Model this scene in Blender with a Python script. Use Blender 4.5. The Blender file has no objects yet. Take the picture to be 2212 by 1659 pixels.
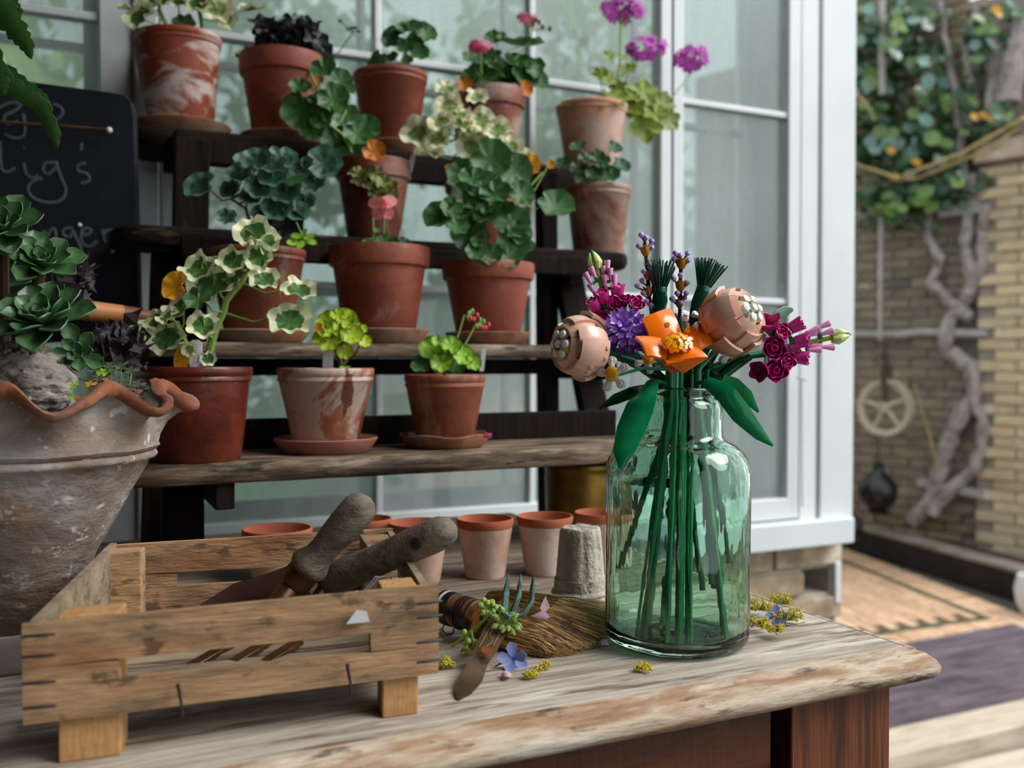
import bpy, bmesh, math, random
from mathutils import Vector as V, Matrix, Euler
from math import sin, cos, pi, radians as rad
random.seed(7)
SC = bpy.context.scene
COL = SC.collection
# ---------------------------------------------------------------- camera
FPX = 2053.0; YAW = rad(25.3); PIT = rad(1.24); CAMP = V((0, 0, 1.0))
Rv = V((cos(YAW), -sin(YAW), 0)); Fh = V((sin(YAW), cos(YAW), 0)); Zv = V((0, 0, 1))
Fv = Fh*cos(PIT) - Zv*sin(PIT); Uv = Zv*cos(PIT) + Fh*sin(PIT)
cd = bpy.data.cameras.new('camera'); cam = bpy.data.objects.new('camera', cd); COL.objects.link(cam)
cam.location = CAMP; cam.rotation_euler = (pi/2 - PIT, 0, -YAW)
cd.sensor_width = 36; cd.lens = FPX/2212*36; cd.clip_start = .05; cd.clip_end = 200
cd.dof.use_dof = True; cd.dof.focus_distance = .86; cd.dof.aperture_fstop = 5.0
SC.camera = cam
# ---------------------------------------------------------------- world, sun, exposure
SC.view_settings.view_transform = 'Standard'; SC.view_settings.look = 'None'
SC.view_settings.gamma = 1; SC.view_settings.use_curve_mapping = False
SC.view_settings.exposure = 0.27
SC.cycles.max_bounces = 12; SC.cycles.transmission_bounces = 12; SC.cycles.transparent_max_bounces = 16
SC.cycles.diffuse_bounces = 3; SC.cycles.caustics_refractive = True; SC.cycles.sample_clamp_indirect = 6; SC.cycles.caustics_reflective = False
wd = bpy.data.worlds.new('overcast_sky'); SC.world = wd; wd.use_nodes = True
wn = wd.node_tree; wn.nodes.clear()
_o = wn.nodes.new('ShaderNodeOutputWorld'); _b = wn.nodes.new('ShaderNodeBackground')
_t = wn.nodes.new('ShaderNodeTexCoord'); _n = wn.nodes.new('ShaderNodeTexNoise'); _r = wn.nodes.new('ShaderNodeValToRGB')
_n.inputs['Scale'].default_value = 2.2; _n.inputs['Detail'].default_value = 4
_r.color_ramp.elements[0].position = .3; _r.color_ramp.elements[0].color = (.70, .78, .86, 1)
_r.color_ramp.elements[1].position = .7; _r.color_ramp.elements[1].color = (.98, 1.0, 1.0, 1)
wn.links.new(_t.outputs['Generated'], _n.inputs['Vector']); wn.links.new(_n.outputs['Fac'], _r.inputs['Fac'])
wn.links.new(_r.outputs['Color'], _b.inputs['Color']); wn.links.new(_b.outputs[0], _o.inputs['Surface'])
_b.inputs['Strength'].default_value = 1.3
sd = bpy.data.lights.new('sun', 'SUN'); so = bpy.data.objects.new('sun', sd); COL.objects.link(so)
sd.energy = 2.6; sd.angle = rad(35); sd.color = (1, .985, .96)
_dir = V((-.8, .6, -.95))
so.rotation_euler = _dir.to_track_quat('-Z', 'Y').to_euler()

# ---------------------------------------------------------------- helpers
def pt(px, py, d=None, z=None, Y=None, X=None, pl=None):
    "the place seen at a picture position, on a plane or at a distance"
    q = Rv*((px-1106)/FPX) + Uv*((829.5-py)/FPX) + Fv
    if d is None:
        if z is not None: d = (z-CAMP.z)/q.z
        elif Y is not None: d = (Y-CAMP.y)/q.y
        elif X is not None: d = (X-CAMP.x)/q.x
        else: d = (pl[0]-CAMP).dot(pl[1])/q.dot(pl[1])
    return CAMP + q*d
def cdir(a, b, c):
    "direction from right, up, toward-camera components"
    return (Rv*a + Uv*b - Fv*c).normalized()
def dist(P): return (P-CAMP).dot(Fv)
def lin(h):
    h = h.lstrip('#'); o = []
    for i in (0, 2, 4):
        c = int(h[i:i+2], 16)/255; o.append(c/12.92 if c <= .04045 else ((c+.055)/1.055)**2.4)
    return (o[0], o[1], o[2], 1)

class MB:
    def __init__(s): s.v = []; s.f = []; s.r = []
    def add(s, vs, fs, M=None, r=None):
        o = len(s.v)
        s.v += [(M @ V(p)) if M is not None else V(p) for p in vs]
        s.f += [tuple(i+o for i in f) for f in fs]
        s.r += list(r) if r is not None else [0.0]*len(vs)
        return s
    def box(s, c, h, M=None):
        c = V(c); vs = [(c.x+sx*h[0], c.y+sy*h[1], c.z+sz*h[2]) for sx in (-1, 1) for sy in (-1, 1) for sz in (-1, 1)]
        return s.add(vs, [(0, 1, 3, 2), (4, 6, 7, 5), (0, 4, 5, 1), (2, 3, 7, 6), (0, 2, 6, 4), (1, 5, 7, 3)], M)
    def bb(s, a, b, M=None):
        a = V(a); b = V(b); return s.box((a+b)/2, [abs(t)/2 for t in (b-a)], M)
    def bar(s, a, b, w, h, up=(0, 0, 1)):
        "rectangular bar from a to b, w sideways, h along up"
        a = V(a); b = V(b); x = (b-a).normalized(); y = V(up).cross(x).normalized(); z = x.cross(y)
        vs = [p + y*(sy*w/2) + z*(sz*h/2) for p in (a, b) for sy in (-1, 1) for sz in (-1, 1)]
        return s.add(vs, [(0, 1, 3, 2), (4, 6, 7, 5), (0, 4, 5, 1), (2, 3, 7, 6), (0, 2, 6, 4), (1, 5, 7, 3)])
    def tube(s, path, rr, n=8, cap=True, flat=1.0, up=None):
        P = [V(p) for p in path]; k = len(P)
        if not hasattr(rr, '__len__'): rr = [rr]*k
        vs = []; u = None
        for i in range(k):
            t = (P[min(i+1, k-1)]-P[max(i-1, 0)]).normalized()
            if u is None:
                u = V(up) if up is not None else (V((0, 0, 1)) if abs(t.z) < .9 else V((1, 0, 0)))
            u = (u - t*u.dot(t)).normalized(); w = t.cross(u)
            for j in range(n):
                a = 2*pi*j/n; vs.append(P[i] + (w*cos(a) + u*sin(a)*flat)*rr[i])
        fs = [(i*n+j, i*n+(j+1) % n, (i+1)*n+(j+1) % n, (i+1)*n+j) for i in range(k-1) for j in range(n)]
        if cap: fs += [tuple(range(n))[::-1], tuple((k-1)*n+j for j in range(n))]
        return s.add(vs, fs)
    def lathe(s, prof, n=32, M=None, wob=None, close=False):
        vs = []; k = len(prof)
        for (r, z) in prof:
            for j in range(n):
                a = 2*pi*j/n; dr, dz = wob(a, r, z) if wob else (0, 0)
                vs.append(((r+dr)*cos(a), (r+dr)*sin(a), z+dz))
        kk = k if close else k-1
        fs = [(i*n+j, i*n+(j+1) % n, ((i+1) % k)*n+(j+1) % n, ((i+1) % k)*n+j) for i in range(kk) for j in range(n)]
        if not close:
            if prof[0][0] > 1e-5: fs.append(tuple(range(n))[::-1])
            if prof[-1][0] > 1e-5: fs.append(tuple((k-1)*n+j for j in range(n)))
        return s.add(vs, fs, M)
    def ball(s, c, r, n=8, m=6, sc=(1, 1, 1), M=None):
        pr = [(r*sin(pi*i/m), -r*cos(pi*i/m)) for i in range(m+1)]; pr[0] = (1e-6, -r); pr[-1] = (1e-6, r)
        T = Matrix.Translation(V(c)) @ Matrix.Diagonal((sc[0], sc[1], sc[2], 1))
        return s.lathe(pr, n, (M @ T) if M is not None else T)
    def slab(s, q, th, bulge=0, n=6, pinch=0, nrm=None):
        "curved plate over four corners (a,b,c,d); bulge along the normal; pinch narrows both ends"
        a, b, c, d = [V(p) for p in q]
        N = nrm if nrm is not None else (b-a).cross(d-a).normalized()
        for side in (0, 1):
            vs = []
            for i in range(n+1):
                for j in range(n+1):
                    u = i/n; v = j/n; vv = v
                    if pinch: vv = .5+(v-.5)*(1-pinch*abs(2*u-1)**2.2)
                    p = (a*(1-vv)+d*vv)*(1-u) + (b*(1-vv)+c*vv)*u
                    vs.append(p + N*(bulge*(1-(2*v-1)**2)*.6 + bulge*(1-(2*u-1)**2)*.4 - side*th))
            fs = [(i*(n+1)+j, (i+1)*(n+1)+j, (i+1)*(n+1)+j+1, i*(n+1)+j+1) for i in range(n) for j in range(n)]
            if side: fs = [f[::-1] for f in fs]
            o = len(s.v); s.add(vs, fs)
            if not side: o0 = o
        ring = [(i, 0) for i in range(n+1)] + [(n, j) for j in range(1, n+1)] + [(i, n) for i in range(n-1, -1, -1)] + [(0, j) for j in range(n-1, 0, -1)]
        ids = [i*(n+1)+j for i, j in ring]; m = len(ids)
        s.f += [(o0+ids[k], o+ids[k], o+ids[(k+1) % m], o0+ids[(k+1) % m]) for k in range(m)]
        return s
    def blade(s, path, ws, side, th=.0012, cup=0.0, jag=None):
        "a leaf along a path: widths per point, sideways direction, cupped"
        P = [V(p) for p in path]; k = len(P); vs = []; rr = []
        for i in range(k):
            t = (P[min(i+1, k-1)]-P[max(i-1, 0)]).normalized(); sd_ = (V(side)-t*V(side).dot(t)).normalized(); nn = sd_.cross(t)
            for j, u in enumerate((-1, -.55, 0, .55, 1)):
                w = ws[i]*(1+(jag[i] if (jag and abs(u) == 1) else 0))
                vs.append(P[i]+sd_*(u*w/2)+nn*(cup*ws[i]*abs(u)**1.5)); rr.append(abs(u))
        m = 5
        fs = [(i*m+j, (i+1)*m+j, (i+1)*m+j+1, i*m+j+1) for i in range(k-1) for j in range(m-1)]
        if th:
            o = len(vs); vs2 = []
            for i in range(k):
                t = (P[min(i+1, k-1)]-P[max(i-1, 0)]).normalized(); sd_ = (V(side)-t*V(side).dot(t)).normalized(); nn = sd_.cross(t)
                vs2 += [vs[i*m+j]-nn*th for j in range(m)]
            vs += vs2; rr += rr
            fs += [tuple(x+o for x in f[::-1]) for f in fs]
            for i in range(k-1): fs += [(i*m, i*m+o, (i+1)*m+o, (i+1)*m), (i*m+4, (i+1)*m+4, (i+1)*m+4+o, i*m+4+o)]
            fs += [(0, 1, 1+o, o), (1, 2, 2+o, 1+o), (2, 3, 3+o, 2+o), (3, 4, 4+o, 3+o)]
            e = (k-1)*m; fs += [(e+j+1, e+j, e+j+o, e+j+1+o) for j in range(4)]
        return s.add(vs, fs, None, rr)
    def mesh(s, name, mat, smooth=True, ang=38, off=None):
        me = bpy.data.meshes.new(name)
        vs = s.v if off is None else [p-off for p in s.v]
        me.from_pydata([tuple(p) for p in vs], [], s.f)
        if any(s.r):
            at = me.attributes.new('r', 'FLOAT', 'POINT'); at.data.foreach_set('value', s.r)
        me.materials.append(mat)
        if smooth:
            me.polygons.foreach_set('use_smooth', [True]*len(me.polygons))
            me.set_sharp_from_angle(angle=rad(ang))
        me.update(); return me

def base_of(o):
    t = V((0, 0, 0))
    while o is not None: t = t + o.location; o = o.parent
    return t
def tag(o, label=None, cat=None, group=None, kind=None):
    if label: o['label'] = label
    if cat: o['category'] = cat
    if group: o['group'] = group
    if kind: o['kind'] = kind
    return o
def thing(name, label, cat, loc, group=None, kind=None):
    o = bpy.data.objects.new(name, None); COL.objects.link(o); o.location = loc; o.empty_display_size = .02
    return tag(o, label, cat, group, kind)
def obj(name, mb, mat, parent=None, bev=0, smooth=True, ang=38, label=None, kind=None, loc=None):
    "link mb (world coordinates) as one mesh object under parent"
    off = base_of(parent) if parent is not None else V((0, 0, 0))
    if loc is not None: off = off + V(loc) - (base_of(parent) if parent is not None else V((0, 0, 0)))
    o = bpy.data.objects.new(name, mb.mesh(name, mat, smooth, ang, off)); COL.objects.link(o)
    o.parent = parent
    if loc is not None: o.location = V(loc) - (base_of(parent) if parent is not None else V((0, 0, 0)))
    if bev:
        b = o.modifiers.new('bevel', 'BEVEL'); b.width = bev; b.segments = 2; b.limit_method = 'ANGLE'; b.angle_limit = rad(35); b.harden_normals = False
    return tag(o, label, None, None, kind)
def solo(name, mb, mat, label, cat, loc, group=None, bev=0, smooth=True, kind=None, ang=38):
    o = obj(name, mb, mat, None, bev, smooth, ang, loc=loc); return tag(o, label, cat, group, kind)
def inst(name, me, M, parent):
    o = bpy.data.objects.new(name, me); COL.objects.link(o); o.parent = parent
    T = Matrix.Translation(-base_of(parent)) @ M
    o.matrix_basis = T; return o
def frame(P, n, t, s=1.0):
    "matrix at P: z along n, y along t, scaled"
    n = V(n).normalized(); t = V(t); t = (t-n*t.dot(n))
    if t.length < 1e-4: t = V((.3, .2, .9)).cross(n)
    t.normalize(); x = t.cross(n)
    M = Matrix((x, t, n)).transposed().to_4x4()
    return Matrix.Translation(P) @ M @ Matrix.Scale(s, 4)
def rnd(a, b): return a+(b-a)*random.random()

# ---------------------------------------------------------------- materials
class NT:
    def __init__(s, name):
        s.m = bpy.data.materials.new(name); s.m.use_nodes = True; s.t = s.m.node_tree; s.t.nodes.clear()
        s.out = s.t.nodes.new('ShaderNodeOutputMaterial')
    def n(s, ty, ins=None, **kw):
        x = s.t.nodes.new('ShaderNode'+ty)
        for k, v in kw.items(): setattr(x, k, v)
        for k, v in (ins or {}).items():
            if isinstance(v, bpy.types.NodeSocket): s.t.links.new(v, x.inputs[k])
            else: x.inputs[k].default_value = v
        return x
    def ramp(s, fac, stops):
        x = s.n('ValToRGB', {'Fac': fac}); e = x.color_ramp.elements
        while len(e) < len(stops): e.new(.5)
        for i, (p, c) in enumerate(stops): e[i].position = p; e[i].color = lin(c) if isinstance(c, str) else (c, c, c, 1)
        return x.outputs['Color']
    def mix(s, f, a, b):
        x = s.n('Mix', data_type='RGBA')
        for k, v in ((0, f), (6, a), (7, b)):
            if isinstance(v, bpy.types.NodeSocket): s.t.links.new(v, x.inputs[k])
            else: x.inputs[k].default_value = v
        return x.outputs[2]
def surf(name, cols, sc=(1, 1, 1), ns=6, det=5, rough=.7, layers=(), bump=0, bns=60, bsc=None, var=0, spec=.4, metal=0, coat=0, dist=0, rough2=None, attr=None, trans=0, span=(.32, .68), ao=None):
    t = NT(name); tc = t.n('TexCoord'); oi = t.n('ObjectInfo')
    off = t.n('VectorMath', {0: tc.outputs['Object'], 1: (1, 1, 1)}, operation='ADD')
    mulr = t.n('Math', {0: oi.outputs['Random'], 1: 7.3}, operation='MULTIPLY')
    t.t.links.new(mulr.outputs[0], off.inputs[1]); vec = off.outputs[0]
    def noise(nsc, scv, d=5, di=0):
        mp = t.n('Mapping', {'Vector': vec, 'Scale': scv})
        return t.n('TexNoise', {'Vector': mp.outputs[0], 'Scale': nsc, 'Detail': d, 'Roughness': .6, 'Distortion': di})
    nz = noise(ns, sc, det, dist)
    k = len(cols)
    col = t.ramp(nz.outputs['Fac'], [(span[0]+(span[1]-span[0])*i/max(1, k-1), c) for i, c in enumerate(cols)]) if k > 1 else None
    if k == 1: col = t.n('RGB').outputs[0]; col.default_value = lin(cols[0])
    if attr:
        at = t.n('Attribute', attribute_name='r')
        s_ = t.n('Math', {0: nz.outputs['Fac'], 1: attr[3]}, operation='MULTIPLY_ADD'); t.t.links.new(at.outputs['Fac'], s_.inputs[2])
        m = t.ramp(s_.outputs[0], [(attr[1], 0.0), (attr[2], 1.0)]); col = t.mix(m, col, lin(attr[0]))
    for L in layers:
        ly = noise(L[1], L[2], 6, L[6] if len(L) > 6 else 0)
        mr = t.n('MapRange', {0: ly.outputs['Fac'], 1: L[3], 2: L[4], 3: 0, 4: L[5]})
        col = t.mix(mr.outputs[0], col, lin(L[0]))
    if var:
        mr = t.n('MapRange', {0: oi.outputs['Random'], 3: 1-var, 4: 1+var})
        hs = t.n('HueSaturation', {'Color': col, 'Value': mr.outputs[0]}); col = hs.outputs[0]
    p = t.n('BsdfPrincipled', {'Base Color': col, 'Roughness': rough, 'Specular IOR Level': spec, 'Metallic': metal, 'Coat Weight': coat})
    if rough2 is not None:
        r2 = t.n('MapRange', {0: nz.outputs['Fac'], 1: .35, 2: .65, 3: rough, 4: rough2}); t.t.links.new(r2.outputs[0], p.inputs['Roughness'])
    if bump:
        bn = noise(bns, bsc or sc, 4); b = t.n('Bump', {'Height': bn.outputs['Fac'], 'Strength': bump, 'Distance': .004}); t.t.links.new(b.outputs[0], p.inputs['Normal'])
    res = p.outputs[0]
    if trans:
        tr = t.n('BsdfTranslucent', {'Color': col}); mx = t.n('MixShader', {0: trans, 1: res, 2: tr.outputs[0]}); res = mx.outputs[0]
    t.t.links.new(res, t.out.inputs['Surface'])
    return t.m
def plastic(name, c, rough=.22, spec=.5):
    return surf(name, [c], rough=rough, spec=spec, coat=.15)
# ================================================================ materials
WX = (2.5, 18, 18)
m_table = surf('weathered_tabletop', ['#75675a', '#a09384', '#bdb3a5', '#8b7d6e'], (1.6, 16, 16), 3, 8, .8,
   [('#5a4030', 4, (2, 14, 14), .56, .66, .75), ('#d8d3c8', 5, (1.5, 9, 9), .58, .68, .8), ('#7d8c93', 9, (1.5, 4, 4), .66, .72, .55), ('#2e2119', 14, (1, 22, 22), .64, .70, .8)], .5, 9, (1.5, 22, 22), .05)
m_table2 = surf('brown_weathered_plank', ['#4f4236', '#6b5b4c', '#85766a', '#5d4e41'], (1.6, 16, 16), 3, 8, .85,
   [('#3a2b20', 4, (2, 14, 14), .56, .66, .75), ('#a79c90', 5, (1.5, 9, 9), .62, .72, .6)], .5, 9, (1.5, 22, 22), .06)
m_nose = surf('worn_table_edge', ['#6b4a33', '#9a7a5c', '#c0b09c', '#85603f'], (2, 10, 14), 4, 8, .75,
   [('#cfc8ba', 5, (2, 8, 8), .55, .66, .8), ('#3a2a20', 9, (2, 9, 9), .58, .66, .8), ('#3f9a74', 16, (1, 1, 1), .745, .75, .9)], .7, 12, (1.5, 9, 9))
m_apron = surf('dark_varnished_wood', ['#2a1209', '#4a2412', '#5c2f17', '#371a0d'], (1.5, 9, 9), 5, 8, .45,
   [('#7a4a26', 5, (3, 1, 8), .58, .7, .6), ('#cbb9a5', 120, (1, 1, 1), .74, .76, .8)], .3, 20, (8, 8, 1), spec=.4)
m_leg = surf('brown_table_leg_wood', ['#3b1c0d', '#5f3218', '#74401f', '#4a2612'], (22, 22, 1.6), 3, 8, .5,
   [('#2a140b', 6, (3, 3, 1), .55, .7, .7), ('#e0d6c8', 130, (1, 1, 1), .735, .755, .9)], .5, 8, (30, 30, 1.2))
m_stand = surf('dark_shelf_wood', spec=.12, cols=['#0b0705', '#17100b', '#231911', '#100a07'], sc=(1.6, 14, 14), ns=4, det=8, rough=.8,
   layers=[('#6d5a47', 4, (2, 10, 10), .60, .72, .6)], bump=.6, bns=9, bsc=(1.5, 18, 18), var=.12)
m_standlow = surf('worn_shelf_wood', ['#22170f', '#4b3a2b', '#776550', '#322318'], (1.8, 10, 12), 4, 8, .7,
   [('#a89a85', 5, (1.5, 8, 10), .56, .68, .75), ('#120c08', 7, (2, 12, 12), .56, .64, .9)], .7, 9, (1.5, 16, 16), .1)
m_post = surf('dark_post_wood', spec=.12, cols=['#0f0b09', '#1a1310', '#251c17'], sc=(14, 14, 1.6), ns=4, det=7, rough=.85, layers=[('#3d332c', 4, (9, 9, 2), .6, .75, .5)], bump=.4, bns=9, bsc=(18, 18, 1.4), var=.1)
m_white = surf('white_window_paint', ['#cdd3d4', '#d8dddd'], (1, 1, 1), 3, 3, .45, [('#9aa0a0', 10, (1, 1, .6), .66, .8, .4)], .08, 14)
m_sill = surf('shaded_sill_and_catch_grey', ['#9b9fa3', '#adb0b2'], (1, 1, 1), 5, 5, .6, [('#6e6a66', 12, (.6, 1, 1), .6, .75, .5)], .1, 14)  # shade of the left sill put into its grey; catch is plain grey
m_wood_crate = surf('crate_wood', ['#75604a', '#9d7d5b', '#b38d67', '#84694d'], (2, 9, 9), 5, 7, .8,
   [('#4f4133', 4, (1.5, 5, 5), .50, .64, .65), ('#b9682f', 5, (1, 3, 3), .58, .75, .45), ('#2f261e', 26, (1, 2, 2), .58, .65, .7), ('#c9a274', 7, (1, 3, 3), .6, .7, .5)], .5, 16, (2, 20, 20), .08)
m_wood_grey = surf('grey_crate_wood', ['#6f604e', '#8b7a63', '#a08e74'], (3, 9, 12), 5, 7, .85, [('#46392d', 8, (2, 6, 8), .58, .68, .7)], .6, 14, (2, 18, 18), .08)
m_block = surf('crate_block_wood', ['#9a6b3c', '#b58a5a', '#a5794c'], (4, 4, 9), 6, 7, .8, [('#7a5530', 9, (3, 3, 1), .6, .7, .5)], .4, 14, (12, 12, 2), .06)
m_iron = surf('dark_iron', ['#1a1718', '#2b2627'], rough=.5, spec=.5)
m_soil = surf('potting_soil', ['#140d08', '#2c1f15', '#3d2d20'], (1, 1, 1), 90, 6, .95, bump=1, bns=120)
m_ground = surf('dark_ground', ['#4c443c', '#5f564c'], (1, 1, 1), 3, 6, .9)
m_gravel = surf('pale_gravel', ['#b9b4ab', '#d0ccc4', '#a8a39a'], (1, 1, 1), 9, 6, .9)
m_grass = surf('lawn_green', ['#4c6a35', '#688a4a'], (1, 1, 1), 6, 6, .9)

# ================================================================ table
TX0, TX1, TY0, TY1, TZ = -.62, .672, .607, 1.44, .75
tb = thing('potting_table', 'weathered wooden potting table with whitewashed plank top and dark brown leg', 'table', (.1, 1.0, -.25))
ys = [TY0, .742, .871, 1.012, 1.166, 1.30, TY1]
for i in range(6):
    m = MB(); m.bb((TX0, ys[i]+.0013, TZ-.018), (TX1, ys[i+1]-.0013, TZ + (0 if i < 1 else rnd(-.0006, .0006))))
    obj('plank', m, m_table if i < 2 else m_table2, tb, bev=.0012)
prof = [(0, 0), (.006, -.0005), (.0075, -.003), (.013, -.0045), (.019, -.009), (.0225, -.015), (.022, -.021), (.018, -.026), (.006, -.0275), (0, -.0275)]
def moulding(pathpts, normals):
    m = MB(); k = len(prof); nseg = len(pathpts)
    vs = [V(p)+V(nn)*a+V((0, 0, b)) for p, nn in zip(pathpts, normals) for a, b in prof]
    fs = [(i*k+j, (i+1)*k+j, (i+1)*k+(j+1) % k, i*k+(j+1) % k) for i in range(nseg-1) for j in range(k)]
    fs += [tuple(range(k)), tuple((nseg-1)*k+j for j in range(k))[::-1]]
    return m.add(vs, fs)
P = []; Nn = []
for i in range(41):
    x = TX0+(TX1-TX0)*i/40; P.append((x, TY0, TZ)); Nn.append((0, -1+.04*sin(i*1.9)+.03*sin(i*.7), 0))
obj('front_moulding', moulding(P+[(TX1, TY0, TZ)], Nn+[(.92, -.92, 0)]), m_nose, tb, ang=50)
obj('end_moulding', moulding([(TX1, TY0, TZ), (TX1, TY0+.06, TZ), (TX1, TY1, TZ)], [(.92, -.92, 0), (.95, 0, 0), (1, 0, 0)]), m_nose, tb, ang=50)
for (x0, y0) in ((.548, .612), (.548, 1.33), (-.60, .612), (-.60, 1.33)):
    obj('leg', MB().bb((x0, y0, -.25), (x0+.112, y0+.09, TZ-.019)), m_leg, tb, bev=.002)
obj('drawer_front', MB().bb((-.485, .622, .56), (.535, .642, TZ-.02)), m_apron, tb, bev=.002)
obj('apron', MB().bb((-.49, .652, .52), (.548, .668, TZ-.02)), m_apron, tb)
obj('end_apron', MB().bb((.634, .70, .52), (.652, 1.33, TZ-.02)), m_apron, tb)
obj('back_apron', MB().bb((-.49, 1.40, .52), (.548, 1.418, TZ-.02)), m_apron, tb)

# ================================================================ plant stand with four stepped boards
st = thing('plant_stand', 'dark wooden stepped plant stand with four rounded shelf boards', 'plant stand', (.48, 1.40, TZ))
SH = {1: (.888, 1.10, 1.265, .024, .02, .815, m_standlow), 2: (1.028, 1.285, 1.41, .02, .06, .86, m_standlow),
      3: (1.194, 1.42, 1.545, .028, .063, .915, m_stand), 4: (1.365, 1.555, 1.70, .03, .09, .93, m_stand)}
for k, (z, y0, y1, th, x0, x1, mt) in SH.items():
    # outline with rounded ends, slightly wavy front edge
    m = MB(); out = []; n = 26; rr = (y1-y0)*.45
    for i in range(n+1): out.append((x0+rr*.55+(x1-x0-rr*1.1)*i/n, y0+.0016*sin(i*1.7+k)+.001*sin(i*4.1)))
    for i in range(1, 6): a = -pi/2+pi*i/6; out.append((x1-rr*.55+rr*.55*cos(a), (y0+y1)/2+(y1-y0)/2*sin(a)))
    for i in range(n+1): out.append((x1-rr*.55-(x1-x0-rr*1.1)*i/n, y1))
    for i in range(1, 6): a = pi/2+pi*i/6; out.append((x0+rr*.55+rr*.55*cos(a), (y0+y1)/2+(y1-y0)/2*sin(a)))
    k2 = len(out); vs = []
    for dz, ins in ((0, .006), (-.003, .0015), (-.008, 0), (-th+.008, 0), (-th+.002, .003), (-th, .008)):
        cx, cy = (x0+x1)/2, (y0+y1)/2
        for (x, y) in out:
            sx = 1-ins/(abs(x-cx)+.02); sy = 1-ins/((y1-y0)/2)
            vs.append((cx+(x-cx)*sx, cy+(y-cy)*sy, z+dz))
    fs = [(r*k2+j, r*k2+(j+1) % k2, (r+1)*k2+(j+1) % k2, (r+1)*k2+j) for r in range(5) for j in range(k2)]
    fs = [f[::-1] for f in fs] + [tuple(range(k2)), tuple(5*k2+j for j in range(k2))[::-1]]
    m.add(vs, fs); obj('shelf_board', m, mt, st, ang=30)
def stbar(nm, a, b, w, h, up=(0, 1, 0)): obj(nm, MB().bar(a, b, w, h, up), m_post, st, bev=.002)
stbar('post', (.150, 1.52, TZ+.003-.75), (.178, 1.50, 1.335), .050, .032)
stbar('post', (.775, 1.47, 0), (.775, 1.50, 1.335), .030, .032)
stbar('brace', (.835, 1.37, TZ), (.80, 1.475, 1.18), .05, .022)
stbar('brace', (.115, 1.37, TZ), (.14, 1.475, 1.16), .045, .022)
stbar('post', (.135, 1.26, TZ), (.135, 1.26, .864), .05, .03)
for zz, ya, yb in ((1.333, 1.50, 1.69), (1.148, 1.42, 1.54), (.990, 1.30, 1.50), (.85, 1.11, 1.50)):
    for xx in (.165, .79):
        stbar('bracket', (xx, ya, zz), (xx, yb, zz), .022, .032, (0, 0, 1))
stbar('rail', (.15, 1.545, 1.328), (.86, 1.545, 1.328), .016, .036, (0, 0, 1))
stbar('rail', (.15, 1.40, 1.163), (.84, 1.40, 1.163), .014, .030, (0, 0, 1))
stbar('rail', (.10, 1.275, .905), (.78, 1.275, .905), .014, .045, (0, 0, 1))
stbar('rail', (.11, 1.40, .995), (.85, 1.40, .995), .014, .025, (0, 0, 1))

# ================================================================ windows
def glassmat(name, haze, tint):
    t = NT(name); tc = t.n('TexCoord')
    mp = t.n('Mapping', {'Vector': tc.outputs['Object'], 'Scale': (1, 1, .35)})
    nz = t.n('TexNoise', {'Vector': mp.outputs[0], 'Scale': 5, 'Detail': 6, 'Roughness': .6})
    hz = t.n('MapRange', {0: nz.outputs['Fac'], 1: .35, 2: .7, 3: haze*.55, 4: haze*1.4})
    tr = t.n('BsdfTransparent', {'Color': lin(tint)}); df = t.n('BsdfTranslucent', {'Color': (.86, .93, .92, 1)}); dd = t.n('BsdfDiffuse', {'Color': (.8, .86, .86, 1)})
    m0 = t.n('MixShader', {0: .5, 1: df.outputs[0], 2: dd.outputs[0]})
    m1 = t.n('MixShader', {0: hz.outputs[0], 1: tr.outputs[0], 2: m0.outputs[0]})
    gl = t.n('BsdfGlossy', {'Color': (1, 1, 1, 1), 'Roughness': .03}); fr = t.n('Fresnel', {'IOR': 1.35})
    m2 = t.n('MixShader', {0: fr.outputs[0], 1: m1.outputs[0], 2: gl.outputs[0]})
    t.t.links.new(m2.outputs[0], t.out.inputs['Surface']); return t.m
m_pane = glassmat('hazy_window_glass', .31, '#f6faf9')
m_pane2 = glassmat('dusty_outer_glass', .33, '#eef6f3')
WY = 1.75
def sash(idx, name, xs, zs, Y, mt, off=0, fr=.045, x_end=None, zb=None, zt=2.05, mw=.014):
    "a window with frame, muntins and panes; xs muntin lines incl. both ends"
    w = thing(name, None, None, (xs[0], Y, zb), kind='structure')
    x0, x1 = xs[0], xs[-1]
    for a, b in (((x0-fr, Y-.02, zb), (x0+.006, Y+.02, zt)), ((x1-.006, Y-.02, zb), (x1+fr, Y+.02, zt)), ((x0, Y-.02, zb), (x1, Y+.02, zb+.05)), ((x0, Y-.02, zt-.03), (x1, Y+.02, zt))):
        obj('frame', MB().bb(a, b), mt, w, bev=.003)
    for x in xs[1:-1]: obj('muntin', MB().bb((x-mw/2, Y-.014, zb), (x+mw/2, Y+.014, zt)), mt, w, bev=.003)
    for z in zs: obj('muntin', MB().bb((x0, Y-.0135, z-mw/2), (x1, Y+.0135, z+mw/2)), mt, w, bev=.003)
    zz = [zb+.05]+sorted(zs)+[zt]
    for i in range(len(xs)-1):
        for j in range(len(zz)-1):
            obj('pane', MB().bb((xs[i]+mw/2, Y-.0015, zz[j]), (xs[i+1]-mw/2, Y+.0015, zz[j+1])), m_pane if Y < 1.8 else m_pane2, w, smooth=False)
    return w
zs = [1.144, 1.577, 1.93]
sash(1, 'window_1', [-.62, -.30, .065], zs, WY, m_white, zb=.665)
sash(2, 'window_2', [.215, .542, .867, 1.204], zs, WY, m_white, zb=.665, fr=.03)
sash(3, 'window_3', [1.204, 1.535], zs, WY, m_white, zb=.635, fr=.03)
sash(4, 'window_4', [-.60, -.28, .045], zs, 1.925, m_white, zb=.68)
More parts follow.
